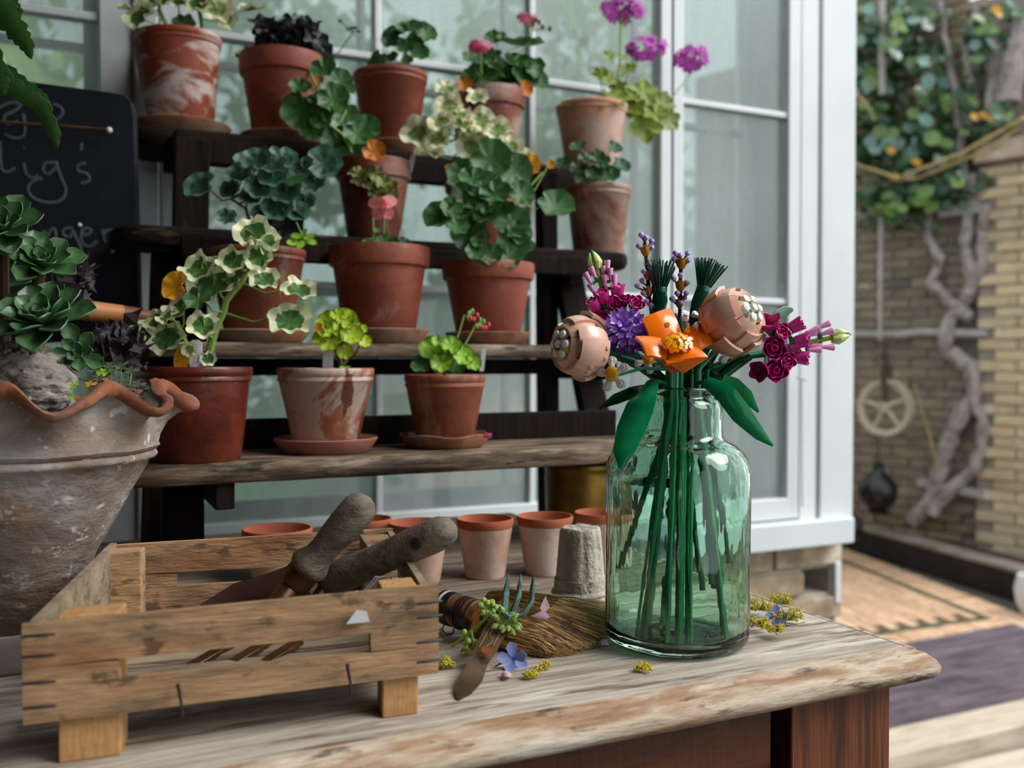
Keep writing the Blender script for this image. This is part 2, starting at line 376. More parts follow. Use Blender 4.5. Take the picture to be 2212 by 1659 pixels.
sash(5, 'window_5', [.19, .563, .890, 1.228, 1.548], zs, 1.925, m_white, zb=.68)
def trim(nm, a, b, mt=m_white, bev=.004): o = obj(nm, MB().bb(a, b), mt, None, bev=bev, loc=a, kind='structure'); return o
trim('trim_1', (.112, 1.722, .60), (.152, 1.79, 2.05)); trim('trim_2', (.155, 1.732, .60), (.186, 1.80, 2.05))
trim('trim_3', (1.563, 1.728, .575), (1.618, 1.80, 2.05)); trim('trim_4', (1.622, 1.722, .575), (1.728, 1.80, 2.05))
trim('trim_5', (1.575, 1.80, .575), (1.665, 1.96, 2.05)); trim('trim_6', (.06, 1.80, .6), (.15, 1.96, 2.05))
trim('trim_7', (-.70, 1.69, .625), (1.204, 1.80, .665), m_sill); trim('trim_8', (-.70, 1.735, .45), (1.204, 1.79, .625), m_sill)
trim('trim_9', (1.204, 1.70, .57), (1.712, 1.80, .632))
trim('trim_10', (-.75, 1.80, .60), (1.66, 2.0, .66))
# rod and catch on the casement
cb = MB(); cb.tube([pt(1722, 815, Y=1.70), pt(1742, 822, Y=1.70)], .0022, 8); cb.tube([pt(1732, 818, Y=1.715), pt(1733, 1095, Y=1.715)], .0015, 6)
solo('window_catch', cb, m_sill, 'small grey metal catch and thin rod on the white window frame', 'catch', pt(1732, 818, Y=1.715))
# brick plinth below the window
m_brick = surf('yellow_brick', ['#8b7a63', '#a8957a', '#b9a587'], (1, 1, 1), 14, 5, .9, [('#d8d2c8', 10, (1, 1, 1), .55, .68, .6)], .6, 50, var=.22)
m_mortar = surf('mortar', ['#a39c92', '#b8b1a6'], (1, 1, 1), 20, 5, .95, bump=.5)
def brickmesh(nm, l, h, d, mt):
    m = MB(); m.box((0, 0, 0), (l/2, d/2, h/2)); b = bmesh.new(); me = m.mesh(nm, mt, False)
    b.from_mesh(me); bmesh.ops.bevel(b, geom=b.edges[:], offset=.004, segments=1, affect='EDGES'); b.to_mesh(me); b.free(); return me
pl = thing('wall_plinth', None, None, (1.2, 1.80, -.25), kind='structure')
mo_ = MB(); mo_.bb((1.05, 1.772, -.25), (1.722, 1.90, .438)); mo_.bb((1.05, 1.772, .438), (1.612, 1.90, .500)); mo_.bb((1.05, 1.772, .500), (1.722, 1.90, .572)); mo_.bb((1.70, 1.772, .438), (1.722, 1.90, .500)); mo_.bb((1.612, 1.86, .438), (1.70, 1.90, .500))
obj('mortar', mo_, m_mortar, pl)
bme = brickmesh('brick', .205, .054, .06, m_brick)
for r in range(9):
    for c in range(4):
        z = .535-r*.066; x = 1.628-c*.216-(.108 if r % 2 else 0)
        if r == 1 and c == 0: x = 1.508
        if r == 1 and c > 0: x = 1.508-c*.216
        if x < 1.1: continue
        inst('brick', bme, Matrix.Translation((x, 1.79+rnd(-.004, .004), z)) @ Matrix.Rotation(rnd(-.02, .02), 4, 'Z'), pl)
trim('trim_11', (1.705, 1.755, .41), (1.725, 1.80, .515))

# ================================================================ unseen walls and roof added for shade, floor and ground
FZ = -.25
obj('floor', MB().bb((-6, -4, FZ-.1), (9, 12, FZ-.012)), m_ground, None, loc=(1.5, 2, FZ-.05), kind='structure')
obj('shade_wall_left', MB().bb((-1.35, -2.5, FZ), (-1.25, 1.9, 2.6)), m_post, None, loc=(-1.3, 0, 1), kind='structure')  # unseen wall, added to block light from the left
obj('shade_ceiling', MB().bb((-1.3, -3.0, 2.3), (.75, 2.0, 2.36)), m_stand, None, loc=(0, 0, 2.5), kind='structure')  # unseen roof, added and widened to darken the left side
obj('shade_wall_back', MB().bb((-1.35, -3.1, FZ), (.35, -3.0, 2.3)), m_post, None, loc=(-.5, -3.05, 1), kind='structure')  # unseen wall behind the camera, added to cut the fill light
obj('ground_outside', MB().bb((-8, 2.1, -.20), (1.72, 5.2, -.05)), m_gravel, None, loc=(-2, 3, -.1), kind='structure')
obj('lawn', MB().bb((-14, 5.2, -.20), (3.6, 22, -.03)), m_grass, None, loc=(-2, 8, -.1), kind='structure')

# ================================================================ terrace: brick paving, decking, sleepers
m_pav = surf('orange_paving_brick', ['#bb8f6a', '#cba483', '#d4b396', '#b07f5c'], (1, 1, 1), 8, 5, .85, [('#9b6f50', 6, (1, 1, 1), .6, .72, .5)], .3, 30, var=.14)
fl = thing('floor_terrace', None, None, pt(2000, 1320, z=FZ), kind='structure')
C0 = pt(2128, 1336, z=FZ); A1 = pt(1830, 1216, z=FZ); B1 = pt(1700, 1396, z=FZ)
ea = (A1-C0).normalized(); eb = (B1-C0).normalized(); LA = (A1-C0).length
pme = brickmesh('brick', .20, .055, .03, m_pav)
def pav(P, dirx):
    y = Zv.cross(dirx); M = Matrix((dirx, Zv, y)).transposed().to_4x4()
    inst('brick', pme, Matrix.Translation(P+V((0, 0, -.012+rnd(-.002, .002)))) @ M, fl)
cnt = 0
for i in range(-2, 34):      # soldier course along the far edge
    pav(C0+ea*(.06*i)-eb*(.125)+eb*0, eb)
for i in range(-2, 30):
    pav(C0+eb*(.06*i+.03)-ea*.125, ea)
hx = (ea+eb).normalized(); hy = Zv.cross(hx)
for i in range(40):          # field
    for j in range(16):
        P = C0+ea*(.09+.205*(i*.5))+eb*(.09+.062*j)
        u = (P-C0).dot(ea)
        if i % 2: continue
        if u > 2.1: continue
        if cnt < 200: pav(C0+ea*(.13+.205*(i//2)+(.1 if j % 2 else 0))+eb*(.05+.062*j), ea); cnt += 1
m_moss = surf('mossy_joint', ['#3d4a2e', '#56643f'], (1, 1, 1), 30, 5, 1)
mo = MB(); mo.bar(C0-ea*.0+V((0, 0, .002)), C0+ea*2.1+V((0, 0, .002)), .028, .012); mo.bar(C0+V((0, 0, .002)), C0+eb*1.9+V((0, 0, .002)), .02, .012)
obj('mossy_joint', mo, m_moss, fl)
m_deck = surf('grooved_purple_grey_decking', ['#4d434b', '#6b5f68', '#7d7078'], (1, 8, 1), 4, 5, .5, [('#2f282d', 3, (1, 1, 1), .55, .7, .6), ('#a59aa2', 4, (.6, 2, 1), .6, .75, .4)], .3, 12, var=.08)
Q = [pt(1700, 1440, z=FZ), pt(2190, 1352, z=FZ), pt(2600, 1510, z=FZ), pt(1900, 1665, z=FZ)]
dk = thing('decking', 'dark purple grey grooved decking boards in front of orange paving', 'decking', pt(2060, 1450, z=FZ))
for i in range(7):
    a, b = i/7, (i+.96)/7
    p0 = Q[0].lerp(Q[3], a); p1 = Q[1].lerp(Q[2], a); p2 = Q[1].lerp(Q[2], b); p3 = Q[0].lerp(Q[3], b)
    m = MB(); n = 14
    for g in range(n):
        s0 = g/n; s1 = (g+.6)/n
        q = [p0.lerp(p3, s0), p1.lerp(p2, s0), p1.lerp(p2, s1), p0.lerp(p3, s1)]
        m.slab([x+V((0, 0, .012)) for x in q], .012, n=1, nrm=Zv)
    m.slab([p0, p1, p2, p3], .01, n=1, nrm=Zv)
    obj('board', m, m_deck, dk, smooth=False)
m_sleeper = surf('pale_sleeper_wood', ['#a3937f', '#b9aa96', '#c7baa6'], (1.2, 8, 8), 4, 6, .8, [('#8a7a68', 4, (1, 8, 8), .58, .7, .6)], .3, 9, (1.2, 12, 12), .05)
for i, (yy, lab) in enumerate(((1560, 'pale wooden edging sleeper nearest the grooved decking'), (1640, 'lower pale wooden sleeper at the bottom right corner'))):
    a = pt(1850, yy+108, z=FZ+.02); b = pt(2420, yy-30, z=FZ+.02)
    solo('sleeper', MB().bar(a+V((0, 0, .03-.05*i)), b+V((0, 0, .03-.05*i)), .16, .08), m_sleeper, lab, 'sleeper', (a+b)/2, bev=.006)

# ================================================================ right-hand garden wall
WA = pt(2330, 785, d=5.4); wdir = V((-.299, .954, 0)).normalized(); wn_ = Zv.cross(wdir)
if wn_.dot(CAMP-WA) < 0: wn_ = -wn_
WPL = (WA, wn_)
def wp(px, py, out=0): return pt(px, py, pl=(WA+wn_*out, wn_))
gw = thing('wall_right', None, None, wp(2000, 1000), kind='structure')
gw.location.z = FZ
m_wb = surf('old_garden_brick', ['#6b6052', '#867761', '#96866b', '#7d6c58'], (1, 1, 1), 3, 5, .9, [('#c7bda9', 5, (1, 1, 1), .58, .7, .5)], .5, 30, var=.25)
m_wb2 = surf('warm_garden_brick', ['#a09073', '#b5a384', '#beae90', '#ad8c68'], (1, 1, 1), 3, 5, .9, [('#d6cdbb', 5, (1, 1, 1), .58, .7, .6)], .5, 30, var=.18)
m_wm = surf('grey_wall_mortar', ['#7d746b', '#948a7f'], (1, 1, 1), 8, 5, .95)
o = MB(); a = wp(1500, 785, -.012); b = wp(2400, 785, -.012)
o.bar(V((a.x, a.y, 1.4))-wn_*.15, V((b.x, b.y, 1.4))-wn_*.15, .3, 3.6); obj('mortar', o, m_wm, gw)
wbm = brickmesh('brick', .215, .054, .05, m_wb); wbm2 = brickmesh('brick', .220, .058, .05, m_wb2)
TW = Matrix((wdir, wn_, Zv)).transposed().to_4x4()
pa = wp(2128, 785); s_p = (pa-WA).dot(wdir); s_e = (wp(1800, 785)-WA).dot(wdir)
nb = 0; rest = MB()
for r in range(60):
    z = FZ+.10+r*.064
    for c in range(14):
        s = s_p+.115+c*.228+(.114 if r % 2 else 0)
        if s > s_e: break
        P = WA+wdir*s; P = V((P.x, P.y, z))+wn_*rnd(-.006, .004)
        if z < 1.9 and nb < 270: inst('brick', wbm, Matrix.Translation(P) @ TW, gw); nb += 1
        else: rest.box((0, 0, 0), (.107, .025, .027), Matrix.Translation(P) @ TW)
obj('upper_brickwork', rest, m_wb, gw, smooth=False, kind='stuff')
pier = thing('wall_pier', None, None, wp(2180, 1000, .1), kind='structure')
pz = wp(2150, 350, .12).z
a = WA+wdir*(s_p)+wn_*.05; b = WA-wdir*.6+wn_*.05
o = MB(); o.bar(V((a.x, a.y, (pz+FZ)/2)), V((b.x, b.y, (pz+FZ)/2)), .1, pz-FZ); obj('mortar', o, m_wm, pier)
for r in range(60):
    z = FZ+.08+r*.064
    if z > pz-.03: break
    for c in range(4):
        s = s_p-.11-c*.228-(.1 if r % 2 else 0)
        P = WA+wdir*s; P = V((P.x, P.y, z))+wn_*(.095+rnd(-.006, .006)); inst('brick', wbm2, Matrix.Translation(P) @ TW, pier)
m_stone = surf('pale_stone_cap', ['#9c8877', '#b7a392', '#c7b6a6'], (1, 1, 1), 6, 6, .85, bump=.3)
a = WA+wdir*(s_p+.02)+wn_*.07; b = WA-wdir*.6+wn_*.07
cp = MB(); cp.bar(V((a.x, a.y, pz+.03)), V((b.x, b.y, pz+.03)), .2, .06); cp.bar(V((a.x, a.y, pz+.09)), V((b.x, b.y, pz+.09)), .14, .07)
obj('cap_stone', cp, m_stone, pier, bev=.01)
# planter trough
m_pl = surf('grey_planter_board', ['#6e655f', '#867c74', '#9a9087'], (1, 1, 1), 5, 6, .85)
m_lat = surf('dark_lattice_steel', ['#2a2323', '#3b3232'], rough=.6)
p1 = pt(1750, 1158, z=FZ); p2 = pt(2212, 1303, z=FZ); p2 = p1+(p2-p1)*1.3; pd = (p2-p1).normalized(); pn = Zv.cross(pd)
if pn.dot(CAMP-p1) > 0: pn = -pn
pr = thing('planter_trough', 'long low planter with dark lattice front and grey top board below the brick wall', 'planter', (p1+p2)/2)
H = .155
obj('box', MB().bar(p1+pn*.17+V((0, 0, H/2)), p2+pn*.17+V((0, 0, H/2)), .28, H-.012), m_lat, pr)
obj('top_board', MB().bar(p1+pn*.07+V((0, 0, H)), p2+pn*.07+V((0, 0, H)), .15, .022), m_pl, pr, bev=.004)
la = MB(); L = (p2-p1).length; n = int(L/.035)
for i in range(n): la.bar(p1+pd*(L*i/n)+V((0, 0, .01)), p1+pd*(L*i/n)+V((0, 0, H-.02)), .012, .012, up=pd)
for k in range(5): la.bar(p1+V((0, 0, .012+.03*k)), p2+V((0, 0, .012+.03*k)), .016, .010)
obj('lattice', la, m_lat, pr, smooth=False, kind='stuff')
so_ = MB(); so_.bar(p1+pn*.45+V((0, 0, H-.02)), p2+pn*.45+V((0, 0, H-.02)), .55, .02); obj('soil', so_, surf('grey_soil', ['#6b6158', '#8d8379'], (1, 1, 1), 12, 6, .95, bump=.8), pr)

# ================================================================ vine on the wall
m_bark = surf('pale_vine_bark', ['#6f6663', '#958c89', '#aaa19d'], (1, 1, 1), 14, 6, .9, bump=.6, bns=30)
m_twig = surf('yellow_twig', ['#8f7a50', '#b59f6e'], (1, 1, 1), 12, 4, .8)
vn = thing('climbing_vine', 'old climbing vine with gnarled grey trunk and ivy leaves on the brick wall', 'vine', wp(1985, 1120, .25))
def vpath(pts, r, out, nm='trunk', mt=None, wig=6):
    P = []
    for i in range(len(pts)-1):
        for k in range(4):
            u = k/4; x = pts[i][0]*(1-u)+pts[i+1][0]*u; y = pts[i][1]*(1-u)+pts[i+1][1]*u
            P.append(wp(x+rnd(-wig, wig)*.5, y+rnd(-wig, wig)*.5, out+rnd(-.015, .015)))
    P.append(wp(pts[-1][0], pts[-1][1], out))
    k = len(P); R = [r*1.25*(1.0-.3*i/k)*rnd(.85, 1.15) for i in range(k)]
    obj(nm, MB().tube(P, R, 8), mt or m_bark, vn)
vpath([(1965, 1125), (2010, 1090), (2030, 1020), (2050, 960), (2060, 920), (2110, 850), (2095, 790), (2045, 760), (2048, 700), (2090, 640), (2100, 600), (2085, 520), (2105, 430), (2100, 380)], .045, .10)
vpath([(2015, 1110), (2060, 1050), (2110, 1010), (2125, 920), (2105, 860), (2100, 780)], .032, .14)
vpath([(2090, 640), (2125, 560), (2120, 500), (2130, 440)], .03, .12)
vpath([(2095, 690), (2050, 650), (2010, 610), (2030, 560), (2000, 500), (2015, 440)], .03, .12)
vpath([(2085, 380), (2075, 300), (2110, 230), (2095, 160), (2080, 90), (2110, 20)], .022, .12, 'branch')
vpath([(2180, 220), (2190, 120), (2212, 0)], .05, .2, 'branch')
vpath([(2075, 280), (2060, 180), (2040, 80), (2030, 0)], .02, .12, 'branch')
vpath([(2140, 240), (2150, 120), (2160, 20)], .03, .14, 'branch')
vpath([(1830, 120), (1880, 60), (1930, 20)], .04, .15, 'branch')
vpath([(1840, 480), (1900, 440), (1960, 470), (2010, 500)], .04, .08, 'branch')
vpath([(2212, 255), (2150, 290), (2080, 330), (1990, 365), (1940, 385), (1830, 350)], .010, .45, 'shoot', m_twig, 3)
vpath([(2200, 275), (2140, 320), (2070, 350), (1980, 385), (1925, 390)], .009, .42, 'shoot', m_twig, 3)
vpath([(1830, 190), (1870, 220), (1890, 260)], .006, .45, 'shoot', m_twig, 3)
m_ivy = [surf('ivy_leaf_%s' % w, c, (1, 1, 1), 3, 3, .3, var=.3, trans=.25, spec=.6) for w, c in (('dark', ['#2c4a2f', '#43663f']), ('light', ['#5d7d45', '#7c9a4e']), ('bluish', ['#5d7f74', '#86a59a']))]
m_yel = surf('yellow_leaf', ['#c08a22', '#d9a63a'], rough=.5, trans=.3)
def leafmesh(key, mat, N=30, lob=0, sc=0, lobamp=.06, scamp=.03, cup=.25, ruf=.04, notch=.3, ell=1.0, th=0, seed=0):
    R_ = random.Random(seed); m = MB(); vs = [(0, 0, 0)]; rr = [0.0]; rings = (.3, .62, .85, 1.0)
    p1_, p2_ = R_.uniform(0, 6), R_.uniform(0, 6)
    for q in rings:
        for j in range(N):
            a = 2*pi*j/N; b = abs(((a+pi/2+pi) % (2*pi))-pi)  # angle from the petiole side
            r = .5*(1+lobamp*cos(lob*(a-pi/2))*q+scamp*cos(sc*(a-pi/2))*q*q) if lob or sc else .5
            r *= 1-notch*math.exp(-(b/.28)**2)*q
            x, y = r*q*cos(a), r*q*sin(a)*ell
            z = cup*(q*q)*.18+ruf*q*q*sin(3*a+p1_)+ruf*.6*q**3*sin(7*a+p2_)-.012*cos(lob*(a-pi/2) if lob else 0)*q
            vs.append((x, y, z)); rr.append(q)
    fs = [(0, 1+j, 1+(j+1) % N) for j in range(N)]
    for k in range(3): fs += [(1+k*N+j, 1+(k+1)*N+j, 1+(k+1)*N+(j+1) % N, 1+k*N+(j+1) % N) for j in range(N)]
    m.add(vs, fs, None, rr); return m.mesh('leaf', mat, True, 60)
IVY = [leafmesh('ivy', mt, 10, 5, 0, .14, 0, .2, .03, .3, seed=i) for i, mt in enumerate(m_ivy)]
IVYY = leafmesh('ivy', m_yel, 10, 5, 0, .14, 0, .2, .03, .3)
clus = [(1870, 40, 40, 50), (1960, 30, 60, 45), (1930, 90, 45, 60), (1975, 120, 40, 30), (1865, 170, 35, 35), (1920, 190, 30, 25), (1860, 260, 35, 40), (1905, 250, 30, 35), (1890, 330, 40, 40),
        (1940, 330, 35, 40), (1960, 380, 40, 30), (2040, 390, 50, 30), (2060, 350, 45, 20), (1910, 430, 45, 35), (1945, 460, 50, 30), (2120, 110, 30, 40), (2140, 60, 35, 30), (2190, 25, 30, 20),
        (2100, 215, 25, 30), (2160, 250, 35, 30), (2120, 280, 25, 25), (2000, 430, 50, 20), (2010, 200, 30, 100), (1990, 290, 60, 60)]
wts = [c[2]*c[3] for c in clus]
for i in range(290):
    c = random.choices(clus, wts)[0]
    x = c[0]+random.gauss(0, c[2]*.5); y = c[1]+random.gauss(0, c[3]*.5)
    if x < 1815: continue
    P = wp(x, y, rnd(.1, .4)); me = random.choices(IVY, (5, 3, 2))[0]
    inst('leaf', me, frame(P, cdir(rnd(-.8, .8), rnd(.0, .9), 1), cdir(rnd(-1, 1), -1, 0), rnd(.06, .105)), vn)
for x, y in ((1937, 383), (2125, 250), (2140, 252), (2105, 252), (2152, 20), (2157, 30), (1925, 325), (1980, 350)):
    inst('leaf', IVYY, frame(wp(x, y, .42), cdir(rnd(-.4, .4), .3, 1), cdir(0, -1, 0), .055), vn)
stf = MB()
for i in range(900):
    c = random.choices(clus, wts)[0]; P = wp(c[0]+random.gauss(0, c[2]*.8), c[1]+random.gauss(0, c[3]*.7), rnd(.02, .25))
    M_ = frame(P, cdir(rnd(-.8, .8), rnd(-.2, .9), 1), cdir(rnd(-1, 1), -1, 0), rnd(.04, .075))
    stf.add([(-.5, 0, 0), (-.2, -.4, .05), (.2, -.4, .05), (.5, 0, 0), (.25, .4, .05), (0, .55, 0), (-.25, .4, .05)], [(0, 1, 2, 3, 4, 5, 6)], M_)
obj('inner_foliage', stf, m_ivy[0], vn, kind='stuff', smooth=False)
# neon fern tuft
for k in range(9):
    inst('leaf', leafmesh('l', m_ivy[1], 8, 0, 0, ell=.5) if k == 0 else bpy.data.objects[-1].data if False else IVY[1], frame(wp(1885+k*8, 452+rnd(-8, 8), .4), cdir(0, .5, 1), cdir(rnd(-1, 1), .2, 0), .07), vn)
# pipes, rods, wire mesh
m_pipe = surf('grey_pipe', ['#8d8985', '#a9a5a1'], (1, 1, 1), 10, 4, .6)
solo('wall_pipe', MB().tube([wp(1815, 722, .1), wp(1945, 724, .1), wp(1990, 718, .1), wp(2135, 722, .1)], .028, 10), m_pipe, 'horizontal grey pipe running across the brick wall behind the pulley wheel', 'pipe', wp(1980, 722, .1))
solo('upper_bracket', MB().bar(wp(2030, 462, .1), wp(2128, 450, .1), .06, .05), m_pipe, 'short grey stone ledge on the wall behind the vine below its leaves', 'ledge', wp(2080, 456, .1))
solo('low_bracket', MB().bar(wp(1985, 1040, .1), wp(2128, 1068, .1), .06, .05), m_pipe, 'short pale stone ledge low on the wall behind the vine trunk', 'ledge', wp(2060, 1055, .1))
solo('hanging_cable', MB().tube([wp(1905, 0, .3), wp(1906, 205, .3)], .022, 8), m_pipe, 'thick pale cable hanging straight down through the ivy at the top', 'cable', wp(1905, 100, .3))
solo('hanging_rope', MB().tube([wp(1903, 470, .3), wp(1901, 600, .3), wp(1900, 735, .3)], .014, 8), m_pipe, 'grey rope hanging above the pulley wheel', 'rope', wp(1901, 600, .3))
wm = MB()
for i in range(46): x = 1830+i*6.6; wm.tube([wp(x, 470, .07), wp(x, 1110, .07)], .0016, 3, False)
for i in range(60): y = 470+i*10.8; wm.tube([wp(1815, y, .07), wp(2130, y, .07)], .0016, 3, False)
solo('wire_mesh', wm, m_pipe, 'fine grey wire mesh stretched over the brick wall behind the vine', 'wire mesh', wp(1980, 785, .07), kind='stuff')
# pulley wheel
PW = wp(1912, 880, .35); sc_ = dist(PW)/FPX
wh = thing('pulley_wheel', 'old cream painted spoked pulley wheel hanging on the brick wall', 'pulley', PW)
m_pw = surf('cream_worn_paint', ['#a79b86', '#bdb19b', '#8f7f69'], (1, 1, 1), 20, 5, .7)
wx = cdir(.62, 0, .78); wN = cdir(.78, 0, -.62)
MW = Matrix.Translation(PW) @ Matrix((wx, Uv, wN)).transposed().to_4x4()
R0 = 62*sc_
rm = MB(); rm.lathe([(R0, -.02), (R0*.99, -.012), (R0*.88, -.008), (R0*.86, 0), (R0*.88, .008), (R0*.99, .012), (R0, .02), (R0*.80, .012), (R0*.80, -.012)], 36, MW, close=True)
obj('rim', rm, m_pw, wh)
for k in range(5):
    a = .4+k*2*pi/5; d_ = MW.to_3x3() @ V((cos(a), sin(a), 0)); obj('spoke', MB().tube([PW, PW+d_*R0*.84], [.016, .012], 6), m_pw, wh)
obj('hub', MB().lathe([(.0001, -.03), (.03, -.03), (.034, 0), (.03, .03), (.0001, .03)], 14, MW), m_pw, wh)
m_rust = surf('rusty_iron', ['#3a2d28', '#57453b'], (1, 1, 1), 30, 5, .8)
obj('hanger', MB().tube([PW+V((0, 0, -R0*.02)), PW+V((0, 0, R0*1.1)), PW+V((0, 0, R0*2.35))], [.014, .03, .012], 8), m_rust, wh)
obj('hook', MB().tube([PW+V((0, 0, R0*1.0)), PW+V((.03, 0, R0*1.3)), PW+V((0.02, 0, R0*1.6)), PW+V((-.03, 0, R0*1.8)), PW+V((0, 0, R0*2.2))], .012, 8), m_rust, wh)
m_blk = surf('glossy_black_enamel', ['#0d0f14', '#15181f'], rough=.3, spec=.5)
PB = wp(1897, 1062, .32); rb = 41*dist(PB)/FPX
bl = thing('black_bell', 'round glossy black hanging bell under the pulley wheel', 'bell', PB-V((0, 0, rb)))
b = MB(); b.lathe([(.0001, -rb), (rb*.5, -rb*.88), (rb*.9, -rb*.45), (rb, 0), (rb*.92, rb*.42), (rb*.6, rb*.82), (rb*.36, rb*1.0), (rb*.26, rb*1.25), (rb*.3, rb*1.4), (rb*.15, rb*1.55), (.0001, rb*1.6)], 28, Matrix.Translation(PB)); obj('body', b, m_blk, bl)
obj('cord', MB().tube([PB+V((0, 0, rb*1.5)), V((PB.x, PB.y, PW.z-R0))], .006, 6), m_rust, bl)
obj('foot', MB().lathe([(rb*.5, -rb*1.12), (rb*.55, -rb*1.0), (rb*.4, -rb*.85)], 20, Matrix.Translation(PB)), m_blk, bl)
PB2 = wp(1833, 1140, .6); r2 = 30*dist(PB2)/FPX
b = MB(); b.ball(PB2, r2, 20, 12); b.lathe([(r2*.4, r2*.8), (r2*.3, r2*1.3), (.0001, r2*1.4)], 16, Matrix.Translation(PB2)); solo('black_ball', b, m_blk, 'black round ornament half hidden behind the white window jamb', 'ornament', PB2)
PP = pt(2238, 1330, z=FZ)
b = MB(); b.lathe([(.0001, 0), (.06, 0), (.09, .06), (.10, .13), (.085, .20), (.075, .2), (.085, .13), (.07, .03), (.0001, .02)], 28, Matrix.Translation(PP)); solo('white_pot', b, m_white, 'rounded white pot cut off at the right edge on the paving', 'pot', PP)
# long stick against the wall
solo('bamboo_cane', MB().tube([wp(1975, 830, .2), wp(2005, 930, .2), wp(2025, 1010, .2)], .007, 6), m_twig, 'thin pale bamboo cane leaning on the brick wall right of the wheel', 'cane', wp(2005, 930, .2))

# ================================================================ garden seen through the window
def bush(nm, lab, cat, c, r, mt, n, ls, trunk=None):
    t = thing(nm, lab, cat, (c[0], c[1], -.03)); m = MB()
    for i in range(n):
        u = V((random.gauss(0, 1), random.gauss(0, 1), random.gauss(0, 1))).normalized()*rnd(.55, 1)
        P = V(c)+V((u.x*r[0], u.y*r[1], u.z*r[2])); s = ls*rnd(.6, 1.3)
        M_ = frame(P, V((rnd(-1, 1), rnd(-1, .3), rnd(-.2, 1))), V((rnd(-1, 1), rnd(-1, 1), -.6)), s)
        m.add([(-.35, 0, .05), (0, -.7, 0), (.35, 0, .05), (0, .7, 0)], [(0, 1, 2), (0, 2, 3)], M_)
    obj('foliage', m, mt, t, kind='stuff', smooth=False)
    if trunk: obj('trunk', MB().tube([(c[0], c[1], -.03), (c[0]+.05, c[1], c[2]*.5), (c[0], c[1], c[2])], [trunk, trunk*.8, trunk*.5], 8), m_bark, t)
mg = [surf('garden_leaves_%s' % w, c, (1, 1, 1), 1.5, 3, .7, trans=.3) for w, c in (('deep', ['#33543a', '#49704c', '#608858']), ('mid', ['#4f7547', '#6d9358', '#8bab6a']), ('bright', ['#86a456', '#a6bf6e', '#c3d38c']), ('silver', ['#7d9688', '#a3b5ac', '#c6d2cb']))]
bush('shrub', 'dark green shrub seen through the right bay of the window', 'shrub', (2.75, 5.6, .9), (.8, .8, 1.1), mg[0], 3000, .11, .05)
bush('shrub', 'leafy shrub seen low through the middle window panes', 'shrub', (1.6, 4.3, .35), (.6, .6, .7), mg[1], 2400, .10, .05)
bush('shrub', 'silvery green bush seen through the window left of centre', 'shrub', (.2, 5.6, .7), (.8, .7, 1.0), mg[3], 1300, .12, .05)
bush('tree', 'deep green tree outside behind the blackboard window', 'tree', (-2.2, 6.6, 3.0), (1.2, 1.0, 1.5), mg[0], 1300, .16, .10)
bush('tree', 'bright yellow green tree seen through the upper left window', 'tree', (-.6, 4.9, 2.1), (.9, .7, .9), mg[2], 900, .12, .07)
bush('tree', 'mid green tree behind the upper window panes', 'tree', (1.7, 8.2, 3.2), (1.5, 1.0, 1.2), mg[1], 1000, .18, .12)
bush('tree', 'tall silver green tree far behind the window', 'tree', (5.2, 9.2, 2.4), (1.6, 1.0, 1.9), mg[3], 1300, .20, .12)
bush('hedge', 'low dark hedge across the garden outside the window', 'hedge', (1.2, 12.2, .9), (7.5, .7, 1.1), mg[1], 4200, .22)
bush('tree', 'pale olive tree outside seen through the upper right window bay', 'tree', (3.6, 6.6, 3.4), (1.0, .8, .9), mg[2], 1100, .14, .08)
m_terraout = surf('pale_terracotta', ['#c08d76', '#d3a490'], (1, 1, 1), 5, 5, .9)
PJ = pt(1055, 1000, Y=3.6); PJ.z = -.05
jr = MB(); jr.lathe([(.0001, 0), (.14, 0), (.20, .18), (.235, .42), (.20, .62), (.15, .70), (.17, .74), (.14, .74), (.13, .68), (.18, .42), (.0001, .03)], 28, Matrix.Translation(PJ) @ Matrix.Scale(1.25, 4)); solo('garden_jar', jr, m_terraout, 'large pale terracotta jar outside seen through the window', 'jar', PJ)
PTb = pt(1190, 912, Y=3.2)
gt = thing('garden_table', 'round pale stone table outside seen through the window', 'table', (PTb.x, PTb.y, -.05)); gt_m = MB(); gt_m.lathe([(.0001, -.03), (.27, -.03), (.28, -.015), (.27, 0), (.0001, 0)], 32, Matrix.Translation(PTb)); obj('tabletop', gt_m, m_gravel, gt)
obj('pedestal', MB().tube([(PTb.x, PTb.y, -.05), (PTb.x, PTb.y, PTb.z-.03)], [.12, .07], 12), m_gravel, gt)
# ================================================================ terracotta
def terra(name, cols, layers, rough=.75, bump=.25):
    return surf(name, cols, (1, 1, 1), 14, 6, rough, layers, bump, 60)
WH = '#c9b8ac'
m_t_red = terra('red_terracotta', ['#6e3120', '#82402c', '#934e37'], [(WH, 9, (1, 1, 2), .60, .74, .35, 1)], .6)
m_t_dark = terra('dark_glazed_terracotta', ['#3d150d', '#5a2215', '#743320'], [(WH, 14, (1, 1, 1.6), .66, .74, .5, 1)], .35)
m_t_stain = terra('stained_terracotta', ['#84492f', '#9a6045', '#8a4a30'], [('#bdaca0', 10, (1, 1, .7), .50, .55, .8, 1.2), ('#5d1f10', 12, (1, 1, .5), .56, .585, .9, 1.4), ('#6e4a38', 30, (1, 1, 1), .58, .7, .5)], .65)
m_t_stain2 = terra('limed_terracotta', ['#65301f', '#81442f', '#91543d'], [('#b3a092', 9, (1, 1, .7), .50, .62, .65, 1), ('#55301d', 16, (1, 1, .8), .58, .66, .6, 1)], .6)
m_t_white = terra('white_banded_terracotta', ['#7c341e', '#93452b'], [('#d5cbc4', 10, (1, 1, 2.4), .50, .60, .7, .5)], .6)
